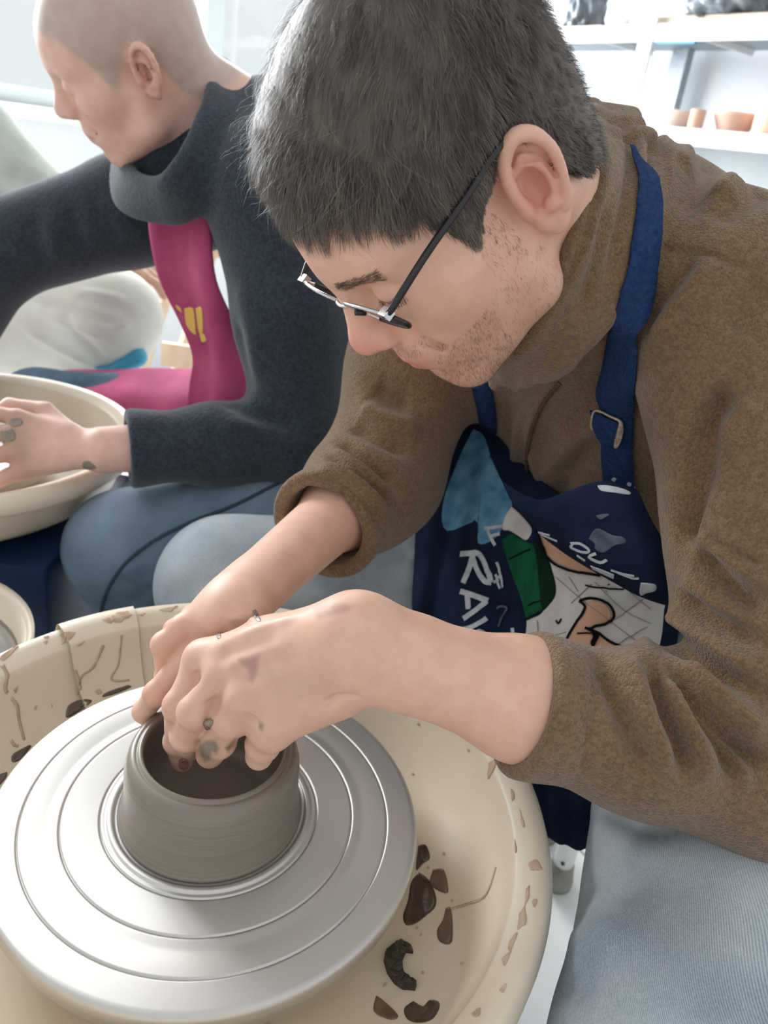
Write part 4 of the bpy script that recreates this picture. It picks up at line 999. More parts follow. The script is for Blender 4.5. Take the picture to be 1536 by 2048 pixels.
for hp, kn, an, r in ((HIP_L, KNE_L, ANK_L, 1.0), (HIP_R, KNE_R, ANK_R, 1.0)):
    jn.chain([hp, hp * 0.5 + kn * 0.5 + V(0, 0, 0.004), kn], [0.100 * r, 0.094 * r, 0.082 * r], 0.05, 0.03)
    jn.add(cone(kn, an, 0.080 * r, 0.058), 0.03)
    jn.cut(cone(an + V(0, 0, 0.02), an - V(0, 0, 0.1), 0.052, 0.056), 0.004)
    jn.add(half(an, (0, 0, -1)), 0.004, 'i') if False else None
jv, jq = polygonize(jn, 0.0048, newton=1)
jnn = normals_of(jv, jq); JB = bvh_of(jv, jq)
for px, w_, a_m in (([(1200, 1600), (1260, 1640), (1360, 1660)], .010, -.006), ([(1195, 1640), (1260, 1700), (1330, 1720)], .012, .005), ([(1160, 1780), (1220, 1760), (1290, 1790)], .014, -.005), ([(1130, 1880), (1190, 1870), (1260, 1900)], .012, .004), ([(1110, 1960), (1150, 1975), (1200, 1960)], .010, -.005),
                    ([(640, 1150), (720, 1165), (830, 1140)], .010, -.006), ([(620, 1185), (720, 1195), (830, 1175)], .008, .005), ([(660, 1180), (740, 1185), (830, 1160)], .006, -.004), ([(760, 1060), (800, 1090), (830, 1110)], .010, -.005), ([(330, 1195), (420, 1170), (480, 1180)], .012, -.004)):
    jv = fold(jv, jnn, JB, px, w_, a_m)
jv = relax(jv, jq, 1, 0.4); jnn = normals_of(jv, jq); JB = bvh_of(jv, jq)
jc = np.ones((len(jv), 3))
dLg, _ = seg_dist(jv, [HIP_L, KNE_L, ANK_L]); dRg, _ = seg_dist(jv, [HIP_R, KNE_R, ANK_R])
jo = wobj('jeans', jv, jq, M_jeanL, man, col=jc, tw=np.clip((dRg - dLg) / 0.05, 0, 1)); tag(jo, 'washed light blue denim jeans')
so = wobj('fleece_sweater', sv, sq, M_fleece, man); tag(so, 'brown fleece half-zip sweater')
# ------------------------------------------------------------------ hair
M_hair = mat('dark_brown_hair', (0.05, 0.037, 0.028), 0.45, attr=True, spec=0.3)
HY = np.array([0.10, 0.0855, 0.077, 0.0725, 0.0626, 0.054, 0.046, 0.037, 0.034, 0.031, 0.024, 0.014, 0.002, -0.008, -0.022, -0.030, -0.036, -0.042, -0.05, -0.07, -0.10][::-1])
HZ = np.array([0.100, 0.094, 0.091, 0.084, 0.077, 0.065, 0.052, 0.030, 0.016, 0.008, 0.009, 0.022, 0.034, 0.042, 0.043, 0.022, -0.010, -0.032, -0.045, -0.055, -0.058][::-1])
def zline(p): return np.interp(p[:, 1], HY, HZ)
hsd = head_sdf()
fc = bv[bq].mean(1); lf = (fc - HEAD_T) @ HEAD_R
near = np.linalg.norm(lf - V(0, 0, 0.03), axis=1) < 0.15
cand = np.nonzero(near)[0]; la = lf[cand].copy(); la[:, 0] = np.abs(la[:, 0])
hd_ = hsd(la); okd = ((np.abs(hd_) < 0.0022) | ((np.abs(hd_) < 0.014) & (la[:, 1] < -0.034) & (la[:, 0] < 0.076))) & (la[:, 2] > zline(la) + 0.001 * np.sin(la[:, 1] * 900)) & ~((la[:, 2] < -0.03) & (la[:, 1] > -0.03))
hf = cand[okd]
def lift(p):
    z, y = p[:, 2], p[:, 1]
    s = np.clip((z - 0.045) / 0.06, 0, 1); s = s * s * (3 - 2 * s)
    t = 0.006 + 0.016 * s + 0.006 * np.clip((y - 0.02) / 0.05, 0, 1) * s + 0.007 * np.clip((-y - 0.03) / 0.05, 0, 1)
    return np.minimum(t, 0.0015 + np.maximum(z - zline(p), 0) * 0.42)
# cap: the scalp lifted
q = bq[hf]; ids, inv = np.unique(q.ravel(), return_inverse=True); q = inv.reshape(q.shape)
lp = (bv[ids] - HEAD_T) @ HEAD_R; la = np.c_[np.abs(lp[:, 0]), lp[:, 1:]]
capv = bv[ids] + bn[ids] * (lift(la) * 0.72)[:, None]
capv = relax(capv, q, 3, 0.5)
capc = np.tile(np.array([0.110, 0.088, 0.073]), (len(capv), 1))
# strands
def strands(faces, n, Lf, width, colr, liftf, flow, curl=0.25, seg=5, seed=1, clump=0):
    rg = np.random.default_rng(seed)
    fi = faces[rg.integers(0, len(faces), n)]
    w = rg.random((n, 4)) + 0.05; w /= w.sum(1)[:, None]
    p = (bv[bq[fi]] * w[:, :, None]).sum(1); nn = bn[bq[fi]].mean(1); nn /= np.linalg.norm(nn, axis=1)[:, None]
    lp = (p - HEAD_T) @ HEAD_R; ln = nn @ HEAD_R
    g = flow(lp, rg); g = g - ln * (g * ln).sum(1)[:, None]; g /= np.maximum(np.linalg.norm(g, axis=1), 1e-6)[:, None]
    L = Lf(lp, rg); H = liftf(lp) * (0.55 + 0.6 * rg.random(n))
    side = np.cross(g, ln); bend = (rg.random(n) - 0.5) * curl
    ts = np.linspace(0, 1, seg); out = []
    for t in ts:
        s = t * L
        out.append(lp + g * (s * (1 - 0.15 * t))[:, None] + ln * (H * (1 - (1 - t) ** 2) - s * s / 0.19)[:, None] + side * (bend * s * t)[:, None])
    pts = np.stack(out, 1)                                            # n, seg, 3
    if clump:
        K = clump; ci = np.zeros(n, int)
        for s0 in range(0, n, 4000):
            d2 = (lp[:K] ** 2).sum(1)[None] - 2 * lp[s0:s0 + 4000] @ lp[:K].T; ci[s0:s0 + 4000] = d2.argmin(1)
        rel = pts - pts[:, :1]; tgt = pts[ci][:, :, :]; wgt = (ts ** 1.3 * 0.62)[None, :, None] * (0.5 + 0.5 * rg.random((n, 1, 1)))
        pts = pts * (1 - wgt) + tgt * wgt
    wv = side * 0.8 + ln * (rg.random((n, 1)) - 0.5) * 0.6
    wd = (width * (0.6 + 0.6 * rg.random(n)))[:, None] * np.array([0.7, 1, 1, 0.8, 0.2][:seg])[None]
    A = pts - wv[:, None] * wd[:, :, None]; B = pts + wv[:, None] * wd[:, :, None]
    v = np.concatenate([A, B], 1).reshape(-1, 3) @ HEAD_R.T + HEAD_T
    base = (np.arange(n) * seg * 2)[:, None]; f = []
    for i in range(seg - 1): f.append(np.stack([base[:, 0] + i, base[:, 0] + i + 1, base[:, 0] + seg + i + 1, base[:, 0] + seg + i], 1))
    c = np.repeat(colr(lp, rg), seg * 2, 0)
    return v, np.concatenate(f), c
def vnoise(p, sc, seed):
    a = np.random.default_rng(seed).normal(size=(3, 3)) * sc
    return np.sin(p @ a[0] + 1.3) + np.sin(p @ a[1] + 0.4) * 0.7 + np.sin(p @ a[2] * 1.9 + 2.2) * 0.5
def flow(lp, rg):
    crown = V(0.0, -0.055, 0.135)
    d = lp - crown; d /= np.linalg.norm(d, axis=1)[:, None]
    topw = np.clip((lp[:, 2] - 0.05) / 0.06, 0, 1)[:, None]
    g = d + V(0, 0.75, -0.1) * topw + V(0, -0.25, -0.6) * (1 - topw)
    g = g + V(0.55, 0.0, 0.0) * topw * np.clip((lp[:, 1:2] - 0.0) / 0.06, 0, 1)
    g += np.stack([vnoise(lp, 60, 1), vnoise(lp, 60, 2), vnoise(lp, 60, 3)], 1) * 0.16 + rg.normal(size=lp.shape) * 0.13
    return g
def LenF(lp, rg):
    s = np.clip((lp[:, 2] - 0.02) / 0.08, 0, 1)
    return (0.011 + 0.029 * s) * (0.7 + 0.5 * rg.random(len(lp)))
def Lft(lp): return lift(np.c_[np.abs(lp[:, 0]), lp[:, 1:]])
def hcol(lp, rg):
    b = 0.62 + 0.75 * rg.random(len(lp)) ** 2 + 0.16 * vnoise(lp, 110, 8)
    c = np.array([0.125, 0.100, 0.083])[None] * np.clip(b, 0.35, 2.2)[:, None]
    g = rg.random(len(lp)) < 0.06; c[g] = c[g] * 1.35 + 0.012
    return c
v1, f1, c1 = strands(hf, 56000, LenF, 0.00019, hcol, Lft, flow, 0.35, 5, 1, 1500)
lfh = lf[hf]; fr_f = hf[(lfh[:, 1] > 0.02) & (lfh[:, 2] > 0.075)]
vw, fw_, cw = strands(fr_f, 420, lambda l, r: 0.022 + 0.02 * r.random(len(l)), 0.00012, lambda l, r: np.tile([0.20, 0.165, 0.14], (len(l), 1)) * (0.6 + 0.8 * r.random((len(l), 1))), lambda l: Lft(l) + 0.010, flow, 2.2, 5, 11)
vn, fn2, cn = strands(hf, 500, lambda l, r: 0.012 + 0.012 * r.random(len(l)), 0.00011, lambda l, r: np.tile([0.17, 0.14, 0.12], (len(l), 1)), lambda l: Lft(l) + 0.006, flow, 1.5, 5, 12)
hv = np.concatenate([capv, v1, vw, vn]); hq = np.concatenate([q, f1 + len(capv), fw_ + len(capv) + len(v1), fn2 + len(capv) + len(v1) + len(vw)]); hc = np.concatenate([capc, c1, cw, cn])
ho = wobj('hair', hv, hq, M_hair, man, col=hc); tag(ho, 'short dark brown hair', kind='stuff')
# stubble on jaw, chin and lip
la = lf.copy(); la[:, 0] = np.abs(la[:, 0])
fj = np.nonzero(near)[0]
if True:
    p = la
    w = (p[:, 2] < -0.026 - 0.25 * np.clip(p[:, 1] - 0.03, 0, 1)) & (p[:, 1] > 0.0) & (p[:, 2] > -0.115) & (np.linalg.norm(lf, axis=1) < 0.14)
    w |= (p[:, 2] < 0.01) & (p[:, 2] > -0.06) & (p[:, 1] > 0.008) & (p[:, 1] < 0.034) & (p[:, 0] > 0.05)
    w |= (p[:, 2] < -0.027) & (p[:, 2] > -0.041) & (p[:, 1] > 0.085)
    w &= ~((p[:, 2] < -0.037) & (p[:, 2] > -0.060) & (p[:, 1] > 0.086) & (p[:, 0] < 0.028))
    fj = np.nonzero(w & (np.linalg.norm(lf, axis=1) < 0.14))[0]
v2, f2, c2 = strands(fj, 4200, lambda l, r: 0.0020 + 0.0022 * r.random(len(l)), 0.00008, lambda l, r: np.tile([0.19, 0.125, 0.088], (len(l), 1)) * (0.6 + 0.8 * r.random((len(l), 1))),
                     lambda l: np.full(len(l), 0.0012), lambda l, r: V(0, 0.35, -1.0) + r.normal(size=l.shape) * 0.35, 0.1, 4, 5)
tag(wobj('stubble', v2, f2, M_hair, man, col=c2), 'short brown stubble on the jaw', kind='stuff')
# lashes and brow hairs
def headpt(l): return HEAD_R @ np.asarray(l, float) + HEAD_T
bw = np.nonzero((np.abs(la[:, 2] - (0.0385 - 0.10 * np.clip(la[:, 0] - 0.032, 0, 1))) < 0.0042) & (la[:, 0] > 0.010) & (la[:, 0] < 0.047) & (la[:, 1] > 0.06))[0]
v3, f3, c3 = strands(bw, 380, lambda l, r: 0.006 + 0.003 * r.random(len(l)), 0.00018, lambda l, r: np.tile([0.12, 0.085, 0.065], (len(l), 1)) * (0.7 + 0.8 * r.random((len(l), 1))),
                     lambda l: np.full(len(l), 0.0012), lambda l, r: np.stack([np.sign(l[:, 0]), -0.4 + 0 * l[:, 0], 0.15 + 0 * l[:, 0]], 1) + r.normal(size=l.shape) * 0.2, 0.1, 4, 6)
tag(wobj('eyebrows', v3, f3, M_hair, man, col=c3), 'brown eyebrows', kind='stuff')
lash = np.nonzero((np.abs(la[:, 2] - 0.0172) < 0.0022) & (la[:, 0] > 0.022) & (la[:, 0] < 0.047) & (la[:, 1] > 0.070))[0]
v4, f4, c4 = strands(lash, 160, lambda l, r: 0.006 + 0.002 * r.random(len(l)), 0.00013, lambda l, r: np.tile([0.03, 0.02, 0.016], (len(l), 1)),
                     lambda l: np.full(len(l), 0.004), lambda l, r: np.stack([0.3 * np.sign(l[:, 0]), 0.6 + 0 * l[:, 0], -1.0 + 0 * l[:, 0]], 1) + r.normal(size=l.shape) * 0.15, 0.1, 4, 7)
tag(wobj('eyelashes', v4, f4, M_hair, man, col=c4), 'lowered eyelashes', kind='stuff')

# ------------------------------------------------------------------ glasses
M_frameblk = mat('black_acetate', (0.012, 0.013, 0.016), 0.28)
M_framesil = mat('silver_metal_rim', (0.62, 0.63, 0.65), 0.25, metal=0.9)
M_lens = glass_mat('spectacle_lens', (0.97, 0.98, 0.98), 0.03, 0.45)
def lens_loop(sd, n=40, k=1.0):
    out = []
    for i in range(n):
        a = 2 * math.pi * i / n; cx, cz = math.cos(a), math.sin(a)
        x = 0.0255 * k * np.sign(cx) * abs(cx) ** 0.72; z = 0.0165 * k * np.sign(cz) * abs(cz) ** 0.72
        X = 0.0345 + x; out.append(headpt((sd * X, 0.1000 - 0.0010 * (X / 0.03) ** 2 + 0.30 * z, 0.0165 + z)))
    return np.array(out)
gl_bridge = np.array([headpt((x, 0.1025 + 0.002 * (1 - (x / 0.009) ** 2), 0.0235)) for x in np.linspace(-0.0095, 0.0095, 7)])
v, f = tube(gl_bridge, 0.0013, 8); glasses = wobj('glasses', v, f, M_framesil, man); tag(glasses, 'thin glasses with silver rims and black temples')
for sd in (-1, 1):
    lp_ = lens_loop(sd); lp2 = np.vstack([lp_, lp_[:1]])
    v, f = tube(lp2, 0.0013, 8, cap=False); wobj('rim', v, f, M_framesil, glasses)
    i0 = [i for i in range(40) if (lp_[i] - HEAD_T) @ HEAD_R[:, 0] * sd > 0.052 and (lp_[i] - HEAD_T) @ HEAD_R[:, 2] < 0.026]
    lo_pts = np.array([lp_[i] for i in range(26, 40)] + [lp_[0], lp_[1]])
    v, f = tube(lo_pts, 0.0019, 8); wobj('lower_rim', v, f, M_frameblk, glasses)
    inner = lens_loop(sd, 40, 0.985); cen = inner.mean(0) + HEAD_R[:, 1] * 0.0012
    wobj('lens', np.vstack([inner, cen[None]]), [(i, (i + 1) % 40, 40) for i in range(40)], M_lens, glasses)
    tp = smooth_line(np.array([(sd * 0.0610, 0.0990, 0.0270), (sd * 0.0675, 0.096, 0.0285), (sd * 0.0745, 0.060, 0.0350), (sd * 0.0790, 0.020, 0.0385), (sd * 0.0815, -0.010, 0.0415), (sd * 0.0800, -0.026, 0.034), (sd * 0.0765, -0.036, 0.016)]), 4)
    tp = np.array([headpt(p) for p in tp])
    v, f = tube(tp, np.r_[np.full(len(tp) - 6, 0.0024), np.linspace(0.0022, 0.0013, 6)], 8, flat=1.0); wobj('temple', v, f, M_frameblk, glasses)
    hb = headpt((sd * 0.0640, 0.0985, 0.0275)); v, f = boxm(hb, (0.0042, 0.003, 0.0026), HEAD_R); wobj('hinge', v, f, M_framesil, glasses, smooth=False)
    pd = [headpt((sd * 0.0105, 0.1025, 0.017)), headpt((sd * 0.0108, 0.0985, 0.011))]
    v, f = tube(np.array(pd), 0.0022, 8); wobj('nose_pad', v, f, M_frameblk, glasses)
# ------------------------------------------------------------------ apron
M_navy = mat('navy_cotton', (srgb(22, 31, 52), srgb(34, 45, 70)), 0.9, noise=(25, 4, 0.3, 0.7), bump=('noise', 900, 0.3, 0.001), spec=0.1)
M_strap = mat('blue_webbing', (srgb(28, 48, 86), srgb(42, 66, 106)), 0.85, noise=(300, 2, 0.3, 0.7), bump=('wave', 300, 0.3, 0.001), spec=0.15)
M_sky = mat('sky_blue_cotton', (srgb(78, 134, 170), srgb(122, 174, 202)), 0.9, noise=(60, 4, 0.3, 0.7), bump=('noise', 700, 0.3, 0.001), spec=0.1)
M_pwhite = mat('white_print', (srgb(206, 204, 200), srgb(224, 222, 216)), 0.85, noise=(30, 3, 0.3, 0.7), spec=0.1)
M_letter = mat('painted_white_lettering', (srgb(176, 186, 194), srgb(210, 214, 218)), 0.8, noise=(120, 3, 0.3, 0.7), spec=0.1)
M_pblack = mat('black_print_line', srgb(22, 20, 22), 0.8, spec=0.1)
M_pskin = mat('peach_print', (srgb(214, 166, 138), srgb(226, 182, 154)), 0.85, noise=(30, 3, 0.3, 0.7), spec=0.1)
M_pgreen = mat('green_print', (srgb(22, 84, 56), srgb(30, 100, 66)), 0.85, noise=(40, 3, 0.3, 0.7), spec=0.1)
M_pdgreen = mat('dark_green_print', (srgb(16, 42, 30), srgb(20, 52, 36)), 0.85, noise=(40, 3, 0.3, 0.7), spec=0.1)
M_pgrid = mat('grey_print_line', srgb(150, 150, 148), 0.85, spec=0.1)
M_smear = mat('dried_slip_smear', (srgb(70, 82, 98), srgb(112, 120, 130)), 0.9, noise=(90, 4, 0.3, 0.7), spec=0.1)
M_metal = mat('clay_crusted_buckle_steel', (srgb(216, 196, 176), srgb(168, 150, 134)), 0.5, metal=0.35, noise=(200, 3, 0.35, 0.65))
def cloth_grid(rows, nu=8, nv=8, wob=None, th=0.0016):
    """rows of (px, py, depth): smooth sheet with thickness"""
    rows = [smooth_line(np.array([P(*p) for p in r]), nu) for r in rows]
    cols = np.array(rows); g = np.stack([smooth_line(cols[:, j], nv) for j in range(cols.shape[1])], 1)
    if wob is not None: g = wob(g)
    m_, n_ = g.shape[:2]; du = np.gradient(g, axis=1); dv = np.gradient(g, axis=0); nn = np.cross(du, dv); nn /= np.maximum(np.linalg.norm(nn, axis=2), 1e-9)[..., None]
    flip = np.sign((nn * (CAM - g)).sum(2).mean()); nn *= flip
    top = (g + nn * th / 2).reshape(-1, 3); bot = (g - nn * th / 2).reshape(-1, 3); K = m_ * n_
    f = []
    for i in range(m_ - 1):
        for j in range(n_ - 1):
            a = i * n_ + j; qd = (a, a + 1, a + n_ + 1, a + n_)
            qd = qd if flip > 0 else qd[::-1]
            f.append(qd); f.append(tuple(x + K for x in qd[::-1]))
    edge = [i for i in range(n_)] + [i * n_ + n_ - 1 for i in range(1, m_)] + [(m_ - 1) * n_ + j for j in range(n_ - 2, -1, -1)] + [i * n_ for i in range(m_ - 2, 0, -1)]
    for a, b in zip(edge, edge[1:] + edge[:1]): f.append((b, a, a + K, b + K) if flip > 0 else (a, b, b + K, a + K))
    return np.vstack([top, bot]), np.array(f)
def wob_skirt(g):
    m_, n_ = g.shape[:2]; u = np.linspace(0, 1, n_)[None]; t = np.linspace(0, 1, m_)[:, None]
    d = 0.006 * np.sin(u * 26 + 3 * t) * np.clip(1.2 - t, 0, 1) + 0.004 * np.sin(u * 47 + 9 * t + 1)
    return g + _fw * -d[..., None]
rows = [[(890, 800, .95), (965, 800, .92), (1040, 920, .86), (1150, 1010, .79), (1260, 1070, .77), (1370, 1150, .76)],
        [(838, 1010, .93), (930, 1020, .875), (1010, 1050, .83), (1110, 1105, .78), (1230, 1165, .75), (1360, 1230, .73)],
        [(829, 1120, .91), (910, 1145, .865), (1000, 1165, .82), (1090, 1195, .78), (1210, 1240, .745), (1345, 1300, .715)],
        [(826, 1240, .88), (905, 1280, .84), (1000, 1300, .80), (1090, 1310, .77), (1200, 1320, .73), (1335, 1380, .695)],
        [(850, 1400, .86), (930, 1430, .83), (1010, 1460, .79), (1090, 1470, .75), (1180, 1490, .71), (1300, 1520, .68)],
        [(900, 1560, .84), (970, 1590, .81), (1040, 1600, .78), (1100, 1610, .74), (1170, 1600, .70), (1270, 1600, .67)],
        [(950, 1640, .84), (1010, 1655, .81), (1060, 1665, .78), (1110, 1682, .745), (1170, 1700, .71), (1270, 1690, .67)]]
av, af = cloth_grid(rows, 8, 8, wob_skirt)
apron = wobj('apron', av, af, M_navy, man); tag(apron, 'navy cotton apron with white lettering and a printed picture')
AB = BVHTree.FromPolygons(av.tolist(), af.tolist())
brow_ = [[(1002, 958, .735), (1040, 985, .715), (1080, 1000, .695), (1130, 985, .675), (1190, 964, .652), (1235, 968, .642), (1278, 980, .635)],
         [(1022, 1000, .728), (1060, 1025, .708), (1110, 1040, .688), (1160, 1035, .668), (1215, 1028, .648), (1262, 1030, .638), (1305, 1040, .635)],
         [(1048, 1030, .722), (1095, 1062, .702), (1145, 1085, .684), (1195, 1090, .666), (1245, 1092, .650), (1292, 1098, .642), (1345, 1112, .640)],
         [(1078, 1062, .716), (1130, 1098, .700), (1180, 1125, .684), (1228, 1145, .668), (1270, 1160, .656), (1312, 1175, .650), (1365, 1190, .650)],
         [(1085, 1072, .730), (1140, 1112, .714), (1188, 1142, .700), (1236, 1168, .686), (1276, 1190, .674), (1320, 1206, .668), (1375, 1220, .665)]]
b_v, b_f = cloth_grid(brow_, 6, 6, lambda g: g + _fw * (0.003 * np.sin(np.linspace(0, 14, g.shape[1]))[None, :, None]))
bib = wobj('bib', b_v, b_f, M_navy, apron); tag(bib, 'navy apron bib with paint stains')
BIB = BVHTree.FromPolygons(b_v.tolist(), b_f.tolist())
def c4(x, y): return (820 + x * 0.3385, 950 + y * 0.3385)
def cL(x, y): return (900 + x * 0.2125, 1030 + y * 0.2125)
def cB(x, y): return (1060 + x * 0.2941, 1030 + y * 0.2941)
def c6(x, y): return (800 + x * 0.3906, 700 + y * 0.3906)
RG9 = tuple(np.linspace(0, 1, 16))
def deco(name, bvh, poly, m_, th, parent, fn=c4, label=None):
    r = patch(bvh, [fn(*p) for p in poly], th, 0.0, RG9)
    if r is None: return
    o = wobj(name, r[0], r[1], m_, parent)
    if label: tag(o, label)
def stroke(name, bvh, line, w, m_, parent, fn=c4, off=0.0016, label=None, rdp=3):
    pts = smooth_line(np.array([fn(*p) for p in line], float), rdp)
    fine = []
    for a, b in zip(pts[:-1], pts[1:]):
        n = max(1, int(np.linalg.norm(b - a) / 6))
        fine += [a + (b - a) * t for t in np.linspace(0, 1, n, endpoint=False)]
    fine.append(pts[-1]); hs = [hit(bvh, *p) for p in fine]; hs = [h for h in hs if h is not None]
    if len(hs) < 2: return None
    P_ = np.array([h[0] for h in hs]); N_ = np.array([h[1] for h in hs]); 
    return ribbon(P_ + N_ * off, N_, w, 0.0004)
def strokes(name, bvh, lines, w, m_, parent, fn=c4, off=0.0016, label=None):
    vs, fs = [], []
    for k_, ln in enumerate(lines):
        r = stroke(name, bvh, ln, w, m_, parent, fn, off + 0.0002 * k_)
        if r is None: continue
        n = len(vs); vs.extend(r[0]); fs.extend([tuple(i + n for i in q) for q in r[1]])
    if vs:
        o = wobj(name, np.array(vs), fs, m_, parent, smooth=False)
        if label: tag(o, label)
deco('print_panel', AB, [(690, 860), (760, 830), (800, 790), (860, 700), (850, 600), (800, 430), (760, 330), (1000, 420), (1250, 500), (1500, 640), (1500, 800), (1450, 1050), (1200, 1120), (900, 1120), (700, 1040)], M_pwhite, 0.0012, apron, label='white printed panel')
deco('sky_blue_panel', AB, [(375, 405), (430, 440), (470, 560), (510, 650), (575, 790), (530, 900), (480, 970), (400, 990), (395, 880), (240, 925), (220, 790), (300, 560)], M_sky, 0.0007, apron, c6, 'sky blue cloth panel')
deco('white_print_patch', AB, [(600, 185), (660, 240), (720, 320), (690, 385), (640, 360), (590, 330), (545, 320), (560, 250)], M_pwhite, 0.0018, apron)
deco('green_print_patch', AB, [(545, 385), (600, 350), (640, 372), (700, 400), (738, 430), (760, 560), (782, 740), (768, 810), (690, 845), (660, 740), (612, 600), (568, 470)], M_pgreen, 0.0020, apron, label='green printed shape')
deco('dark_green_print_patch', AB, [(735, 365), (800, 470), (852, 600), (862, 700), (830, 765), (785, 795), (770, 680), (750, 520)], M_pdgreen, 0.0019, apron)
deco('peach_print_patch', AB, [(50, 110), (110, 150), (220, 210), (330, 290), (420, 360), (500, 420), (400, 400), (300, 375), (210, 345), (130, 300), (80, 220)], M_pskin, 0.0018, apron, cB)
deco('peach_print_patch', AB, [(1040, 752), (1100, 738), (1160, 762), (1192, 825), (1160, 872), (1085, 892), (1010, 930), (950, 960), (985, 880), (1040, 810)], M_pskin, 0.0018, apron)
deco('peach_print_patch', AB, [(1000, 900), (1070, 920), (1160, 975), (1240, 1020), (1200, 1100), (1050, 1100), (915, 1080), (940, 980)], M_pskin, 0.0016, apron)
strokes('black_print_outline', AB, [[(1012, 748), (1060, 732), (1120, 735), (1172, 765), (1197, 830), (1165, 872), (1088, 892), (1060, 912)], [(1012, 748), (1044, 785), (1000, 865), (955, 940), (930, 1000), (905, 1080)], [(1040, 905), (1110, 938), (1180, 990), (1250, 1022)],
        [(755, 335), (790, 450), (850, 520), (910, 552), (1000, 578), (1130, 602)]], 0.0013, M_pblack, apron, off=0.0030)
for l_ in ([(1045, 655), (1100, 668), (1250, 672)], [(1000, 940), (1060, 935)], [(872, 860), (885, 880), (900, 850)], [(600, 500), (660, 470), (720, 440)], [(690, 770), (780, 745)], [(690, 850), (740, 830), (775, 810)]):
    strokes('black_print_outline', AB, [l_], 0.0008, M_pblack, apron, off=0.0030)
deco('black_print_blot', AB, [(1055, 915), (1110, 942), (1098, 990), (1075, 1020), (1060, 990), (1075, 950)], M_pblack, 0.0028, apron)
strokes('grey_print_grid', AB, [[(690, 940), (850, 946), (930, 930)], [(860, 600), (1000, 720), (1200, 880), (1330, 980)], [(1000, 690), (940, 600)], [(1080, 650), (960, 760)], [(1380, 740), (1180, 880)], [(1100, 640), (1260, 800), (1420, 880)], [(760, 860), (770, 1020)], [(1300, 700), (1420, 800)], [(1400, 900), (1230, 1010)]], 0.0004, M_pgrid, apron, off=0.0017)
for nm_, w_, ls_ in (('R', 0.0030, [[(110, 370), (180, 362), (245, 352)], [(235, 352), (290, 375), (335, 450), (370, 560), (385, 635)], [(222, 375), (185, 500), (130, 645)], [(225, 415), (280, 540), (335, 625), (390, 640)]]),
                    ('A', 0.0030, [[(100, 722), (230, 760), (355, 808)], [(350, 812), (260, 895), (135, 980)], [(168, 745), (182, 890)]]), ('I', 0.0026, [[(118, 1082), (230, 1050), (348, 972)]]),
                    ('S', 0.0028, [[(262, 1175), (255, 1125), (285, 1100), (340, 1140), (410, 1200)]]),
                    ('E', 0.0018, [[(330, 130), (400, 126), (495, 108)], [(362, 140), (395, 220), (432, 288)], [(395, 202), (472, 180)]]),
                    ('Y', 0.0020, [[(598, 1065), (610, 1140), (672, 1240)], [(610, 1158), (545, 1180), (490, 1215)]])):
    strokes('letter', AB, ls_, w_, M_letter, apron, fn=cL, off=0.0020, label='white painted letter ' + nm_)
strokes('painted_mark', AB, [[(455, 885), (490, 862), (550, 880), (505, 960), (470, 1050)]], 0.0012, M_smear, apron, fn=cL, off=0.0020)
strokes('painted_mark', AB, [[(438, 445), (485, 560)], [(412, 640), (492, 568)], [(428, 560), (485, 695)], [(490, 568), (515, 685)]], 0.0014, M_letter, apron, fn=cL, off=0.0020)
for nm_, w_, ls_ in (('D', 0.0011, [[(300, 186), (282, 212)], [(285, 186), (345, 190), (402, 228), (398, 248), (350, 243), (282, 212)]]), ('U', 0.0013, [[(452, 258), (406, 280), (480, 318), (526, 300)]])):
    strokes('letter', BIB, ls_, w_, M_letter, bib, fn=cB, off=0.0016, label='white painted letter ' + nm_)
for w_, l_ in ((0.0008, [(62, 112), (140, 132)]), (0.0009, [(85, 128), (190, 172)]), (0.0012, [(325, 268), (380, 305)]), (0.0032, [(425, 348), (500, 380), (575, 412)]), (0.0008, [(555, 370), (640, 396), (715, 410)]), (0.0008, [(600, 386), (700, 424), (745, 425)])):
    strokes('painted_mark', BIB, [l_], w_, M_letter, bib, fn=cB, off=0.0014)
deco('slip_smear', BIB, [(755, 458), (800, 462), (852, 472), (856, 510), (795, 528), (760, 545), (745, 520)], M_letter, 0.0007, bib, cB)
deco('slip_smear', BIB, [(400, 160), (430, 110), (470, 92), (560, 135), (635, 150), (652, 188), (580, 205), (500, 255), (445, 232), (440, 195)], M_smear, 0.0006, bib, cB)
deco('slip_smear', BIB, [(1100, 240), (1140, 230), (1180, 232), (1150, 252), (1125, 262)], M_smear, 0.0006, bib)
deco('slip_smear', BIB, [(1108, 62), (1160, 60), (1240, 75), (1300, 100), (1290, 116), (1210, 104), (1130, 92)], M_letter, 0.0006, bib)
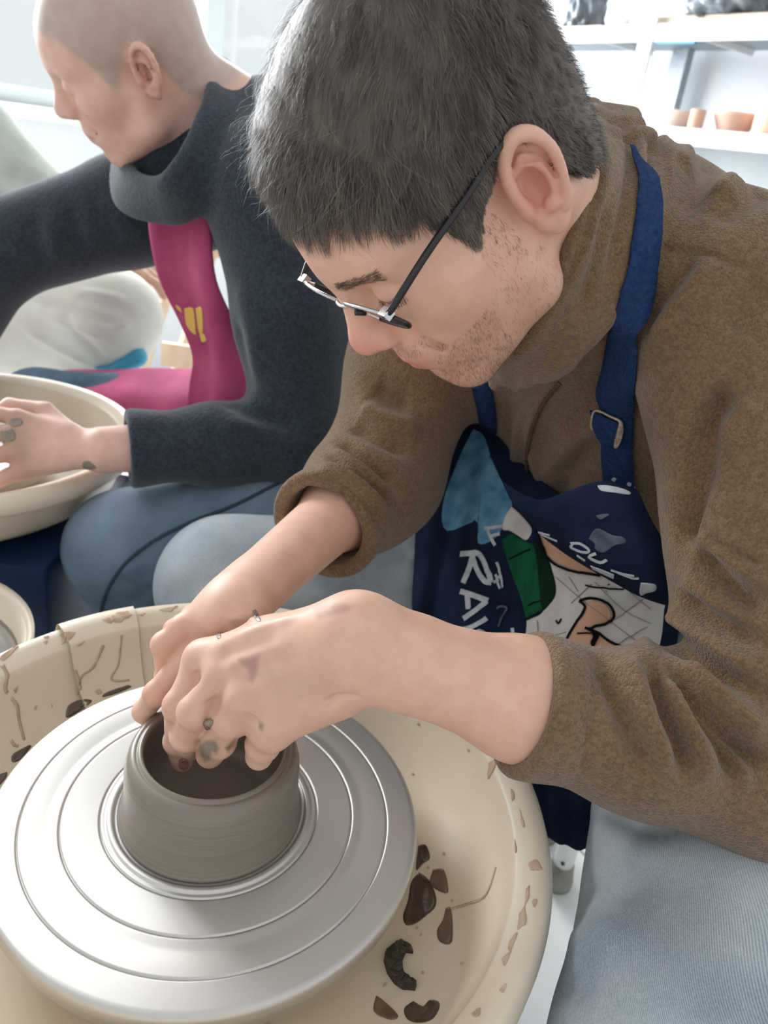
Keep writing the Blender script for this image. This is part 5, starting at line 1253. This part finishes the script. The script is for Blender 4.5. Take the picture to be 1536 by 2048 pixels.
# straps lie on the fleece
def strap_on(bvh, px, hw, parent, m_, off=0.004, name='strap', label=None, n=5, th=0.0011):
    pts = smooth_line(np.array(px, float), n); hs = [hit(bvh, *p) for p in pts]; hs = [h for h in hs if h is not None]
    if len(hs) < 3: return None, None
    Pp = np.array([h[0] for h in hs]); Nn = np.array([h[1] for h in hs])
    for _ in range(3):
        Pp[1:-1] = (Pp[:-2] + Pp[1:-1] * 2 + Pp[2:]) / 4; Nn[1:-1] = (Nn[:-2] + Nn[1:-1] * 2 + Nn[2:]) / 4
    Nn /= np.linalg.norm(Nn, axis=1)[:, None]
    v, f = ribbon(Pp + Nn * off, Nn, hw, th); o = wobj(name, v, f, m_, parent)
    if label: tag(o, label)
    return Pp + Nn * off, Nn
def strap_conform(bvh, px, hw, parent, m_, off=0.003, th=0.0012, name='strap', label=None, n=6, taper=0.0):
    """webbing moulded on the cloth: five points across, each laid on the surface"""
    pts = smooth_line(np.array(px, float), n); t = np.gradient(pts, axis=0); t /= np.linalg.norm(t, axis=1)[:, None]; sd = np.stack([-t[:, 1], t[:, 0]], 1)
    N = len(pts); wd = hw * np.clip((np.arange(N) / (N - 1)) / max(taper, 1e-6) + 0.14, 0, 1) if taper else np.full(N, hw)
    cols = []; nors = []
    for u in (-1, -0.5, 0, 0.5, 1):
        hs = [hit(bvh, *(pts[i] + sd[i] * u * wd[i])) for i in range(N)]
        cols.append([h[0] for h in hs]); nors.append([h[1] for h in hs])
    G = np.array(cols).transpose(1, 0, 2); Nn = np.array(nors).transpose(1, 0, 2)
    out = G.mean(1, keepdims=True); nm = Nn.mean(1, keepdims=True); nm /= np.linalg.norm(nm, axis=2)[..., None]
    lift_ = np.maximum(((G - out) * nm).sum(2, keepdims=True).max(1, keepdims=True), 0)          # lie over the highest point across
    flatG = G - nm * ((G - out) * nm).sum(2, keepdims=True) + nm * lift_ * 0.85
    for _ in range(4): flatG[1:-1] = (flatG[:-2] + 2 * flatG[1:-1] + flatG[2:]) / 4
    A = flatG + nm * (off + th); B = flatG + nm * off; K = N * 5; f = []
    for i in range(N - 1):
        for j in range(4):
            a0 = i * 5 + j; f.append((a0, a0 + 1, a0 + 6, a0 + 5)); f.append((K + a0 + 5, K + a0 + 6, K + a0 + 1, K + a0))
        for j, (x, y) in ((0, (0, 5)), (4, (9, 4))):
            p0 = i * 5; f.append((p0 + x, p0 + y, K + p0 + y, K + p0 + x))
    f += [(0, K, K + 1, 1), (1, K + 1, K + 2, 2), (2, K + 2, K + 3, 3), (3, K + 3, K + 4, 4)]
    o = wobj(name, np.vstack([A.reshape(-1, 3), B.reshape(-1, 3)]), f, m_, parent)
    if label: tag(o, label)
    return A[:, 2], np.repeat(nm, 1, 1)[:, 0]
sp, sN = strap_conform(SB, [(1268, 300), (1284, 370), (1284, 460), (1272, 550), (1256, 650), (1246, 740), (1240, 830), (1238, 900), (1242, 985)], 31, apron, M_strap, taper=0.55, label='blue webbing strap on the near shoulder')
strap_on(SB, [(962, 765), (975, 820), (984, 880), (1000, 955)], 0.010, apron, M_strap)
# loose tab and tilted buckle with a crust of clay
def cK(x, y): return (1180 + x * 0.236, 700 + y * 0.236)
def over(x, y, o_):
    h = hit(SB, *cK(x, y)); return h[0] + h[1] * o_
nK = hit(SB, *cK(180, 620))[1]; tb = [(85, 465), (270, 575), (268, 740), (130, 742), (66, 660)]
cen_ = over(180, 620, 0.0085); pl_ = [over(*p_, 0.0085) for p_ in tb]; pl_ = [p_ - nK * ((p_ - cen_) @ nK) for p_ in pl_]; nt_ = len(pl_)
wobj('strap_tab', np.array(pl_ + [p_ - nK * 0.0025 for p_ in pl_]), [tuple(range(nt_)), tuple(range(2 * nt_ - 1, nt_ - 1, -1))] + [(i, i + nt_, (i + 1) % nt_ + nt_, (i + 1) % nt_) for i in range(nt_)], M_strap, apron, smooth=False)
bp_ = [over(*p_, 0.0) for p_ in ((60, 620), (62, 545), (100, 440), (220, 520), (288, 555), (296, 610), (280, 690), (258, 765))]; bp_ = np.array([p_ - nK * ((p_ - cen_) @ nK) + nK * 0.0014 for p_ in bp_])
v, f = tube(smooth_line(bp_, 4), np.interp(np.linspace(0, 1, len(smooth_line(bp_, 4))), [0, 0.3, 0.5, 0.6, 0.75, 0.9, 1], [.0008, .0010, .0012, .0016, .0028, .0030, .0016]), 8); bk = wobj('buckle', v, f, M_metal, apron); tag(bk, 'pale clay-crusted metal buckle')
def specks(bvh, pts, m_, parent, name='slip_smear'):
    vs, fs = [], []
    for x, y, r in pts:
        rr = patch(bvh, [(x - r, y), (x - r * .3, y - r * .7), (x + r, y - r * .2), (x + r * .4, y + r * .8)], 0.0052, 0.0003)
        if rr is None: continue
        n = len(vs); vs.extend(rr[0]); fs.extend([tuple(i + n for i in q) for q in rr[1]])
    if vs: tag(wobj(name, np.array(vs), fs, m_, parent), kind='stuff')
specks(SB, [(1236, 745, 9), (1254, 760, 4), (1262, 772, 6), (1250, 790, 3), (1253, 796, 5), (1241, 797, 3), (1232, 953, 5), (1262, 962, 5), (1266, 974, 5)], M_letter, apron)
# zip
strap_on(SB, [(1120, 765), (1106, 782), (1088, 805), (1066, 850), (1056, 900), (1054, 985)], 0.0022, so, mat('brown_zip', (srgb(60, 46, 34), srgb(110, 92, 74)), 0.5, noise=(500, 1, 0.3, 0.7)), 0.0012, 'zip', 'brown zip')
# ================================================================== the second man, at the next wheel
M_dark = fleece_mat('charcoal_fleece', srgb(32, 40, 48), srgb(54, 64, 74), 300, 0.3)
M_mag = mat('magenta_cotton', (srgb(160, 62, 100), srgb(186, 84, 122)), 0.85, noise=(14, 4, 0.3, 0.7), bump=('noise', 500, 0.3, 0.001), spec=0.15)
M_yel = mat('yellow_print', srgb(224, 184, 92), 0.8)
M_jean2 = denim('mid_blue_denim', srgb(60, 80, 98), srgb(128, 148, 164), 320, 0.1, (7, 0.3, 0.7), (0.2, 0.6, 0.9))
M_seam = mat('denim_seam', srgb(52, 66, 82), 0.9)
H2R = np.array([[-0.3778, -0.8264, -0.4174], [0.88, -0.1804, -0.4393], [0.2877, -0.5333, 0.7955]]); H2T = V(-0.4033, 1.1223, 1.122)
man2 = root('person', (-0.06, 1.16, 0.0), 'bald man in charcoal fleece and magenta apron working at the wheel behind', 'person')
S2L, E2L, W2L = P(535, 385, 1.03), P(605, 880, 1.09), P(205, 900, 0.99)
S2R = S2L + V(-0.08, 0.35, -0.01); E2R = P(-10, 505, 1.30); W2R = P(-130, 760, 1.22)
C72 = V(-0.24, 1.235, 1.085); HP2 = V(-0.02, 1.20, 0.58)
b2 = Sdf(); add_head(b2, H2R, H2T, ear_scale=1.0)
b2.add(cone(H2R @ V(0, -0.03, -0.03) + H2T, C72 + V(-0.01, 0, -0.03), 0.056, 0.062), 0.025)
b2.add(cone(H2R @ V(0, 0.01, -0.05) + H2T, C72 + V(-0.04, -0.03, -0.08), 0.042, 0.05), 0.03)
up2 = nrm(C72 - HP2); rt2 = nrm(S2R - S2L); f2 = nrm(np.cross(up2, rt2))
b2.add(econe(C72 - up2 * 0.12, HP2, 0.12, 0.12, rt2, 0.62), 0.05)
for a, b, c in ((S2L, E2L, W2L), (S2R, E2R, W2R)):
    b2.add(cone(C72 - up2 * 0.06, a, 0.055, 0.048), 0.03); b2.add(cone(a, b, 0.046, 0.036), 0.03); b2.add(cone(b, c, 0.038, 0.030), 0.02)
K2 = [P(34, 836, .975), P(20, 868, .965), P(24, 906, .96), P(46, 940, .965)]
F2 = []
for i, kx in enumerate(K2):
    a = kx + nrm(kx - W2L) * 0.036 + V(0, 0, -0.006); b = a + V(-0.012, 0.004, -0.022); F2.append(([kx, a, b], (0.0108, 0.0095, 0.008)))
hand(b2, W2L, E2L, F2, ([W2L * 0.7 + K2[0] * 0.3, P(90, 822, 1.0), P(20, 812, 1.0), P(-30, 840, .99)], (0.014, 0.012, 0.0105, 0.0085)), 0.0125, 0.08)
v, q = polygonize(b2, 0.0044, newton=1)
h2 = (v - H2T) @ H2R; ax2 = np.c_[np.abs(h2[:, 0]), h2[:, 1:]]
col = np.tile(np.array(srgb(230, 188, 172)), (len(v), 1))
def tint2(w, c, a=1.0):
    global col
    w = np.clip(w * a, 0, 1)[:, None]; col = col * (1 - w) + np.array(c) * w
scalp = np.clip((ax2[:, 2] - np.interp(ax2[:, 1], HY, HZ) + 0.012) / 0.012, 0, 1) * (np.linalg.norm(h2, axis=1) < 0.17) * (ax2[:, 0] < 0.081)
tint2(scalp, srgb(176, 166, 158), 0.7)
tint2(blobw(ax2, (0.082, -0.012, 0.004), (0.016, 0.022, 0.03)), srgb(206, 136, 122), 0.4)
tint2(blobw(ax2, (0, 0.1, -0.048), (0.023, 0.014, 0.009)), srgb(196, 128, 122), 0.6)
for kx in K2: tint2(np.exp(-(np.linalg.norm(v - kx, axis=1) / 0.03) ** 2), srgb(170, 130, 110), 0.6)
wobj('body', v, q, M_skin, man2, col=col)
# fleece
s2 = Sdf()
s2.add(econe(C72 - up2 * 0.14, HP2 + up2 * 0.04, 0.17, 0.165, rt2, 0.66))
for a, b in ((S2L, 1), (S2R, 1)): s2.add(cone(C72 - up2 * 0.06, a, 0.085, 0.078), 0.05)
d2 = nrm(W2L - E2L); CF2 = W2L * 0.885 + E2L * 0.115
s2.add(sleeve([S2L, S2L * 0.5 + E2L * 0.5 + V(0.01, 0, 0), E2L], [0.082, 0.076, 0.066], E2L + nrm(E2L - S2L) * 0.2, nrm(E2L - S2L), 0.001), 0.03)
s2.add(sleeve([E2L, E2L * 0.5 + CF2 * 0.5, CF2, CF2 + d2 * 0.03], [0.066, 0.052, 0.0445, 0.0445], CF2, d2, 0.035), 0.025)
s2.add(sleeve([S2R, S2R * 0.5 + E2R * 0.5 + V(0, 0, 0.01), E2R], [0.095, 0.088, 0.078], E2R + nrm(E2R - S2R) * 0.2, nrm(E2R - S2R), 0.001), 0.03)
s2.add(sleeve([E2R, W2R, W2R + nrm(W2R - E2R) * 0.03], [0.074, 0.046, 0.044], W2R, nrm(W2R - E2R), 0.03), 0.03)
TOP2 = [(412, 112, 1.10), (424, 175, 1.0), (398, 262, .962), (362, 336, .958), (322, 368, .985), (258, 338, 1.05), (270, 250, 1.12), (310, 180, 1.17), (370, 122, 1.16)]
BOT2 = [(448, 138, 1.12), (470, 225, 1.02), (445, 320, .995), (405, 392, .99), (340, 428, 1.02), (245, 400, 1.09), (245, 300, 1.18), (300, 210, 1.24), (395, 145, 1.2)]
tl2 = smooth_line(np.array([P(*p) for p in TOP2 + TOP2[:1]]), 8); bl2 = smooth_line(np.array([P(*p) for p in BOT2 + BOT2[:1]]), 8); cs = Sdf()
for i in range(len(tl2) - 1): cs.add(cone(tl2[i], bl2[i], 0.0075, 0.012), 0.012)
s2.add(cone(bl2.mean(0), C72 - up2 * 0.07, 0.085, 0.09), 0.05); s2.add(cs.prim(c=bl2.mean(0), r=0.25), 0.016)
v, q = polygonize(s2, 0.006, newton=1)
n = normals_of(v, q); B2 = bvh_of(v, q)
for px, w_, a_m in (([(130, 420), (150, 450), (160, 500)], .014, -.006), ([(60, 430), (72, 470), (76, 520)], .014, -.006), ([(95, 425), (108, 470), (112, 520)], .012, .005), ([(180, 380), (210, 440), (230, 500)], .02, -.006), ([(470, 640), (450, 740), (470, 800)], .02, -.008),
                    ([(450, 800), (520, 830), (600, 850)], .016, -.008), ([(440, 850), (520, 860), (590, 890)], .012, .005), ([(480, 560), (500, 640), (520, 760)], .02, .006), ([(330, 880), (340, 920), (345, 960)], .014, .004), ([(420, 860), (430, 910), (425, 960)], .014, -.004)):
    v = fold(v, n, B2, px, w_, a_m)
wobj('fleece_sweater', v, q, M_dark, man2); tag(bpy.data.objects['fleece_sweater.001'] if 'fleece_sweater.001' in bpy.data.objects else bpy.data.objects['fleece_sweater'], None)
B2 = bvh_of(v, q)
# jeans
H2l, N2l, A2l = V(0.0, 1.10, 0.585), P(252, 1098, 1.06), P(215, 1500, 1.12); A2l = V(-0.235, 1.0, 0.09)
H2r, N2r, A2r = V(-0.02, 1.34, 0.585), P(78, 820, 1.52), V(-0.47, 1.40, 0.09)
j2 = Sdf(); j2.add(econe(HP2 + V(0, 0, 0.08), HP2 + V(0, 0, 0.026), 0.16, 0.16, rt2, 0.75))
for hp, kn, an in ((H2l, N2l, A2l), (H2r, N2r, A2r)):
    j2.chain([hp, hp * 0.5 + kn * 0.5, kn], [0.098, 0.090, 0.078], 0.05, 0.03); j2.add(cone(kn, an, 0.074, 0.056), 0.03)
    j2.cut(cone(an + V(0, 0, 0.02), an - V(0, 0, 0.1), 0.05, 0.054), 0.004)
v, q = polygonize(j2, 0.006, newton=1); n = normals_of(v, q); JB2 = bvh_of(v, q)
for px, w_, a_m in (([(300, 1195), (260, 1170), (235, 1160)], .012, -.006), ([(300, 1160), (285, 1120), (270, 1100)], .012, -.005), ([(300, 1180), (270, 1150), (250, 1130)], .010, .004), ([(205, 1200), (250, 1205), (300, 1205)], .010, -.005)):
    v = fold(v, n, JB2, px, w_, a_m)
jo2 = wobj('jeans', v, q, M_jean2, man2, col=np.ones((len(v), 3))); tag(jo2, 'mid blue denim jeans')
JB2 = bvh_of(v, q)
sl = smooth_line(np.array([(640, 925), (560, 965), (470, 1010), (380, 1045), (310, 1080), (255, 1122), (220, 1170), (204, 1215), (202, 1260)], float), 4)
hs = [hit(JB2, *p) for p in sl]; hs = [h for h in hs if h is not None]
vv, ff = ribbon(np.array([h[0] + h[1] * 0.001 for h in hs]), np.array([h[1] for h in hs]), 0.0022, 0.0008); wobj('side_seam', vv, ff, M_seam, jo2)
# apron: bib on the chest, skirt over the far thigh
def sheet(rows, nu, nv, name, m_, parent, th=0.003, wob=None):
    v, f = cloth_grid(rows, nu, nv, wob, th); o = wobj(name, v, f, m_, parent); return o, BVHTree.FromPolygons(v.tolist(), f.tolist())
ap2, AB2 = sheet([[(298, 405, 1.12), (345, 432, 1.09), (390, 430, 1.06), (420, 410, 1.045)], [(302, 470, 1.13), (350, 480, 1.10), (395, 480, 1.06), (422, 470, 1.04)], [(322, 560, 1.15), (360, 560, 1.12), (400, 560, 1.08), (432, 560, 1.06)],
                  [(365, 650, 1.17), (395, 650, 1.14), (425, 650, 1.10), (470, 650, 1.09)], [(388, 715, 1.18), (410, 715, 1.15), (440, 715, 1.12), (490, 715, 1.10)], [(380, 775, 1.17), (410, 785, 1.14), (445, 790, 1.12), (500, 790, 1.11)], [(372, 850, 1.15), (410, 862, 1.13), (450, 870, 1.12), (520, 880, 1.11)]],
                 6, 6, 'apron', M_mag, man2, wob=lambda g: g - _fw * (0.008 * np.sin(np.linspace(0, 9, g.shape[1])[None, :] + np.linspace(0, 3, g.shape[0])[:, None]))[..., None])
tag(ap2, 'magenta cotton apron with yellow lettering')
def off_pan(g):
    g = g - _fw * (0.005 * np.sin(np.linspace(0, 17, g.shape[1])[None, :] + np.linspace(0, 5, g.shape[0])[:, None]))[..., None]
    q = g[..., :2] - V(-0.645, 1.015); d = np.linalg.norm(q, axis=2); k = np.where((d < 0.276) & (g[..., 2] < 0.64) & (g[..., 2] > 0.50), 0.276 / d, 1.0)
    g = g.copy(); g[..., :2] = V(-0.645, 1.015) + q * k[..., None]; return g
s_, _b = sheet([[(128, 742, 1.55), (220, 740, 1.512), (310, 738, 1.475), (400, 737, 1.438), (490, 735, 1.4)], [(118, 754, 1.5), (220, 753, 1.462), (310, 752, 1.425), (400, 751, 1.388), (490, 750, 1.35)], [(124, 790, 1.425), (220, 792, 1.384), (310, 795, 1.343), (400, 798, 1.301), (490, 800, 1.26)], [(134, 850, 1.41), (220, 855, 1.362), (310, 860, 1.315), (400, 865, 1.268), (490, 870, 1.22)], [(150, 910, 1.41), (220, 915, 1.36), (310, 920, 1.31), (400, 925, 1.26), (490, 930, 1.21)]],
         6, 6, 'skirt', M_mag, ap2, wob=off_pan)
s2_, _b = sheet([[(600, 790, 1.02), (640, 770, 1.03), (672, 756, 1.04)], [(602, 820, 1.02), (635, 805, 1.03), (665, 790, 1.04)], [(606, 850, 1.02), (625, 840, 1.03), (645, 825, 1.04)]], 4, 4, 'apron_side', M_mag, ap2)
def cm(x, y): return (180 + x * 0.1953, 500 + y * 0.1953)
for poly in ([(968, 598), (1060, 602), (1085, 820), (1080, 872), (990, 770)], [(1088, 596), (1145, 598), (1160, 840), (1120, 838)], [(1128, 858), (1166, 860), (1192, 930), (1150, 938)], [(880, 560), (925, 590), (945, 640), (890, 590)]):
    r = patch(AB2, [cm(*p) for p in poly], 0.0012, 0.0, RG9)
    if r is not None: wobj('letter', r[0], r[1], M_yel, ap2)
bpy.context.view_layer.update()
BB2 = bvh_of(*[np.array(x_) for x_ in world_mesh([o for o in bpy.data.objects if o.parent == man2 and o.name.startswith('body')])])
for c_ in ([(165, 924), (178, 922), (192, 934), (186, 938), (166, 936)], [(22, 838), (40, 836), (46, 848), (30, 854), (18, 848)], [(0, 862), (26, 858), (30, 880), (6, 884)]):
    r = patch(BB2, c_, 0.0006, 0.0004)
    if r is not None: wobj('clay_smear', r[0], r[1], M_smud, man2)

# his wheel: the same machine
wheel2 = make_wheel((-0.645, 1.015, 0.606), 'blue-bodied wheel with cream splash pan under the hand of the bald man', bx_=0.218)
# ================================================================== third person, cut by the frame at the far left
M_cream = mat('cream_trouser_cotton', (srgb(222, 216, 204), srgb(236, 232, 222)), 0.85, noise=(10, 3, 0.3, 0.7), spec=0.15)
M_sage = mat('pale_sage_shirt', (srgb(176, 182, 172), srgb(206, 210, 202)), 0.85, noise=(12, 3, 0.3, 0.7), spec=0.15)
M_dkapron = mat('dark_grey_apron', (srgb(52, 56, 64), srgb(72, 76, 84)), 0.9, noise=(20, 3, 0.3, 0.7))
man3 = root('person', (-1.25, 1.75, 0), 'person in pale sage shirt and cream trousers seated by the window wall', 'person')
K3 = P(225, 635, 1.66); H3 = P(-160, 640, 1.80); A3 = P(60, 760, 1.62); A3 = V(K3[0] - 0.22, K3[1] + 0.10, 0.10); C73 = V(-1.20, 1.98, 1.16); HP3 = V(-1.22, 1.86, 0.62)
b3 = Sdf(); R3 = np.stack([nrm(V(0.45, -0.9, 0)), nrm(V(0.9, 0.45, -0.3)), V(0, 0, 0)], 1); R3[:, 1] = nrm(R3[:, 1] - R3[:, 0] * (R3[:, 0] @ R3[:, 1])); R3[:, 2] = np.cross(R3[:, 0], R3[:, 1])
T3 = C73 + V(0.06, 0.0, 0.17); add_head(b3, R3, T3, ear_scale=1.0)
S3 = C73 + V(0.05, -0.16, -0.06); E3 = P(70, 400, 1.76); W3 = P(230, 520, 1.70); S3r = C73 + V(-0.05, 0.16, -0.06)
b3.add(cone(T3 + R3 @ V(0, -0.03, -0.03), C73, 0.055, 0.06), 0.02); b3.add(cone(C73, HP3, 0.11, 0.12), 0.04); b3.add(cone(C73, S3, 0.05, 0.05), 0.03); b3.add(cone(S3, E3, 0.045, 0.036), 0.02); b3.add(cone(E3, W3, 0.036, 0.028), 0.02)
KK = [W3 + V(0.07, -0.02 + 0.018 * i, -0.02 + 0.006 * i) for i in range(4)]
hand(b3, W3, E3, [([k_, k_ + V(0.03, 0, -0.015), k_ + V(0.045, 0, -0.04)], (0.0105, 0.009, 0.008)) for k_ in KK], ([W3, W3 + V(0.03, -0.04, -0.01), W3 + V(0.06, -0.05, -0.03)], (0.014, 0.011, 0.009)), 0.012, 0.08)
v, q = polygonize(b3, 0.006, newton=1); wobj('body', v, q, M_skin, man3, col=np.tile(np.array(srgb(222, 176, 152)), (len(v), 1)))
s3 = Sdf(); s3.add(cone(C73 - V(0, 0, 0.05), HP3 + V(0, 0, 0.05), 0.15, 0.17)); s3.add(cone(C73, S3, 0.08, 0.085), 0.05); s3.add(cone(C73, S3r, 0.08, 0.085), 0.05)
s3.add(sleeve([S3, S3 * 0.5 + E3 * 0.5, E3 + V(0.02, 0, -0.01)], [0.085, 0.085, 0.08], E3, nrm(E3 - S3), 0.05), 0.03)
v, q = polygonize(s3, 0.006, newton=1); n = normals_of(v, q); B3 = bvh_of(v, q)
for px, w_, a_m in (([(0, 330), (50, 365), (90, 400)], .03, -.014), ([(0, 310), (60, 345), (110, 385)], .022, .01), ([(0, 360), (30, 385), (60, 410)], .02, .01)): v = fold(v, n, B3, px, w_, a_m)
tag(wobj('shirt', v, q, M_sage, man3), 'pale sage shirt')
t3 = Sdf(); t3.add(cone(HP3 + V(0, 0, 0.06), HP3, 0.17, 0.17)); t3.chain([H3, H3 * 0.5 + K3 * 0.5, K3], [0.115, 0.112, 0.098], 0.05, 0.03); t3.add(cone(K3, A3, 0.094, 0.06), 0.04)
v, q = polygonize(t3, 0.006, newton=1); n = normals_of(v, q); B3 = bvh_of(v, q)
for px, w_, a_m in (([(70, 600), (150, 625), (240, 655)], .012, -.008), ([(60, 610), (140, 650), (220, 680)], .010, .007), ([(50, 660), (120, 700), (180, 730)], .010, .007), ([(150, 590), (210, 610), (265, 625)], .012, -.006), ([(120, 620), (170, 680), (210, 720)], .010, -.007), ([(180, 640), (220, 655), (262, 650)], .008, .007), ([(150, 585), (200, 590), (250, 600)], .010, .006)): v = fold(v, n, B3, px, w_, a_m)
tag(wobj('trousers', v, q, M_cream, man3), 'loose cream trousers')
v, f = cloth_grid([[(-60, 360, 1.70), (-20, 368, 1.69), (30, 378, 1.69), (48, 395, 1.70)], [(-60, 410, 1.68), (-20, 412, 1.67), (30, 418, 1.67), (50, 425, 1.68)], [(-60, 470, 1.66), (-20, 470, 1.65), (30, 470, 1.65), (48, 475, 1.66)]], 4, 4); wobj('apron', v, f, M_dkapron, man3)
# teal slipper-like clog under the cream leg
tl = Sdf(); t0 = P(245, 730, 1.64); t1 = P(274, 714, 1.64); tl.add(cone(t0, t1, 0.020, 0.022)); tl.add(ell(t0 + V(-0.03, 0.0, -0.012), (0.03, 0.025, 0.012)), 0.02)
v, q = polygonize(tl, 0.004); tag(wobj('clog', v, q, M_teal, man3), 'teal clog')

# basin with a metal bowl at the near left edge
bs = P(-272, 1300, 0.78); bs = bs - V(0, 0, 0.128)
turned('plastic_basin', bs, [(0.0, 0.0), (0.11, 0.0), (0.125, 0.01), (0.150, 0.13), (0.158, 0.134), (0.158, 0.128), (0.1535, 0.126), (0.147, 0.128), (0.122, 0.016), (0.108, 0.008), (0.0, 0.008)], M_pan, 'round cream plastic basin holding a metal bowl beside the splash pan', 'basin', seg=64)
M_steel = mat('steel_bowl_metal', (0.62, 0.63, 0.64), 0.25, metal=0.95)
turned('metal_bowl', bs + V(0, 0, 0.009), [(0.0, 0.0), (0.06, 0.0), (0.105, 0.03), (0.128, 0.085), (0.140, 0.092), (0.140, 0.088), (0.131, 0.084), (0.107, 0.034), (0.06, 0.006), (0.0, 0.006)], M_steel, 'shiny steel bowl sitting inside the cream plastic basin', 'bowl', seg=64)
sb = root('basin_stand', (bs[0], bs[1], 0), 'dark square stand under the cream plastic basin', 'stand')
bevel_box('top', (bs[0], bs[1], bs[2] - 0.0151), (0.12, 0.12, 0.015), M_black, sb)
for sx in (-1, 1):
    for sy in (-1, 1): bevel_box('leg', (bs[0] + sx * 0.10, bs[1] + sy * 0.10, bs[2] / 2 - 0.015), (0.014, 0.014, bs[2] / 2 - 0.0148), M_black, sb)

# stool under the near man
st1 = root('work_stool', (0.42, 0.97, 0), 'white-legged round stool under the man in brown fleece', 'stool')
v, f = lathe([(0.0, 0.43), (0.15, 0.43), (0.165, 0.44), (0.165, 0.448), (0.155, 0.456), (0.0, 0.458)], 48, (0.42, 0.98, 0)); wobj('seat', v, f, M_black, st1)
ft = Pz(1113, 1765, 0.0)
for k in range(4):
    a = math.atan2(ft[1] - 0.98, ft[0] - 0.42) + k * math.pi / 2; rr = math.hypot(ft[0] - 0.42, ft[1] - 0.98)
    p0 = V(0.42 + rr * math.cos(a), 0.98 + rr * math.sin(a), 0.0); p1 = V(0.42 + rr * 0.8 * math.cos(a), 0.98 + rr * 0.8 * math.sin(a), 0.431)
    v, f = tube([p0 + V(0, 0, 0.045), p1], 0.0165, 16); l = wobj('leg', v, f, M_white, st1)
    v, f = lathe([(0.0, 0.0), (0.024, 0.0), (0.025, 0.012), (0.021, 0.035), (0.019, 0.048), (0.0, 0.05)], 24, p0); wobj('rubber_foot', v, f, M_rubber, l)
    v, f = lathe([(0.0, 0.0), (0.0035, 0.0), (0.003, 0.001), (0.0, 0.0012)], 12); Rr = frame(nrm(CAM - p0) * V(1, 1, 0.2), V(0, 0, 1)); v = v @ Rr.T + p0 + V(0, 0, 0.062) + nrm((CAM - p0) * V(1, 1, 0)) * 0.0168
    wobj('screw', v, f, M_black, l)
# seats for the other two, copies of the near stool with its parts
def dup_tree(o, parent, shift):
    c = o.copy(); COL.objects.link(c); c.parent = parent; c.matrix_parent_inverse = o.matrix_parent_inverse.copy()
    if parent is None: c.location = Vector(shift)
    for ch in [x for x in bpy.data.objects if x.parent == o]: dup_tree(ch, c, None)
    return c
s2_ = dup_tree(st1, None, (0.02, 1.22, 0.0)); s2_['label'] = 'white-legged round stool under the bald man in charcoal fleece'
s3_ = dup_tree(st1, None, (-1.20, 1.88, 0.04)); s3_['label'] = 'white-legged round stool under the person in cream trousers'; s3_.location.z = 0.0
# shoes
M_shoe = mat('dark_suede_shoe', (srgb(52, 48, 46), srgb(70, 64, 60)), 0.8, noise=(40, 3, 0.3, 0.7)); M_sole = mat('pale_rubber_sole', srgb(206, 200, 190), 0.7)
def shoe(an, d, parent):
    d = nrm(np.asarray(d) * V(1, 1, 0)); z0 = V(an[0], an[1], 0)
    s = Sdf(); s.add(econe(z0 + V(0, 0, 0.045) - d * 0.03, z0 + d * 0.16 + V(0, 0, 0.035), 0.043, 0.040, np.cross(d, V(0, 0, 1)), 0.9)); s.add(cone(z0 + V(0, 0, 0.06), z0 + V(0, 0, 0.11), 0.045, 0.042), 0.03); s.add(half(z0 + V(0, 0, 0.016), (0, 0, -1)), 0.004, 'i')
    v, q = polygonize(s, 0.007, z0 - V(0.25, 0.25, 0.02), z0 + V(0.25, 0.25, 0.2), 1); o = wobj('shoe', v, q, M_shoe, parent)
    t = Sdf(); t.add(econe(z0 - d * 0.03 + V(0, 0, 0.01), z0 + d * 0.16 + V(0, 0, 0.01), 0.048, 0.046, np.cross(d, V(0, 0, 1)), 0.95)); t.add(half(z0 + V(0, 0, 0.018), (0, 0, 1)), 0.002, 'i'); t.add(half(z0 + V(0, 0, 0.0), (0, 0, -1)), 0.002, 'i')
    v, q = polygonize(t, 0.007, z0 - V(0.25, 0.25, 0.02), z0 + V(0.25, 0.25, 0.06), 1); wobj('sole', v, q, M_sole, o)
shoe(ANK_L, KNE_L - HIP_L, man); shoe(ANK_R, KNE_R - HIP_R, man); shoe(A2l, N2l - H2l, man2); shoe(A2r, N2r - H2r, man2); shoe(A3, V(1, 0.2, 0), man3)
bpy.context.view_layer.update()
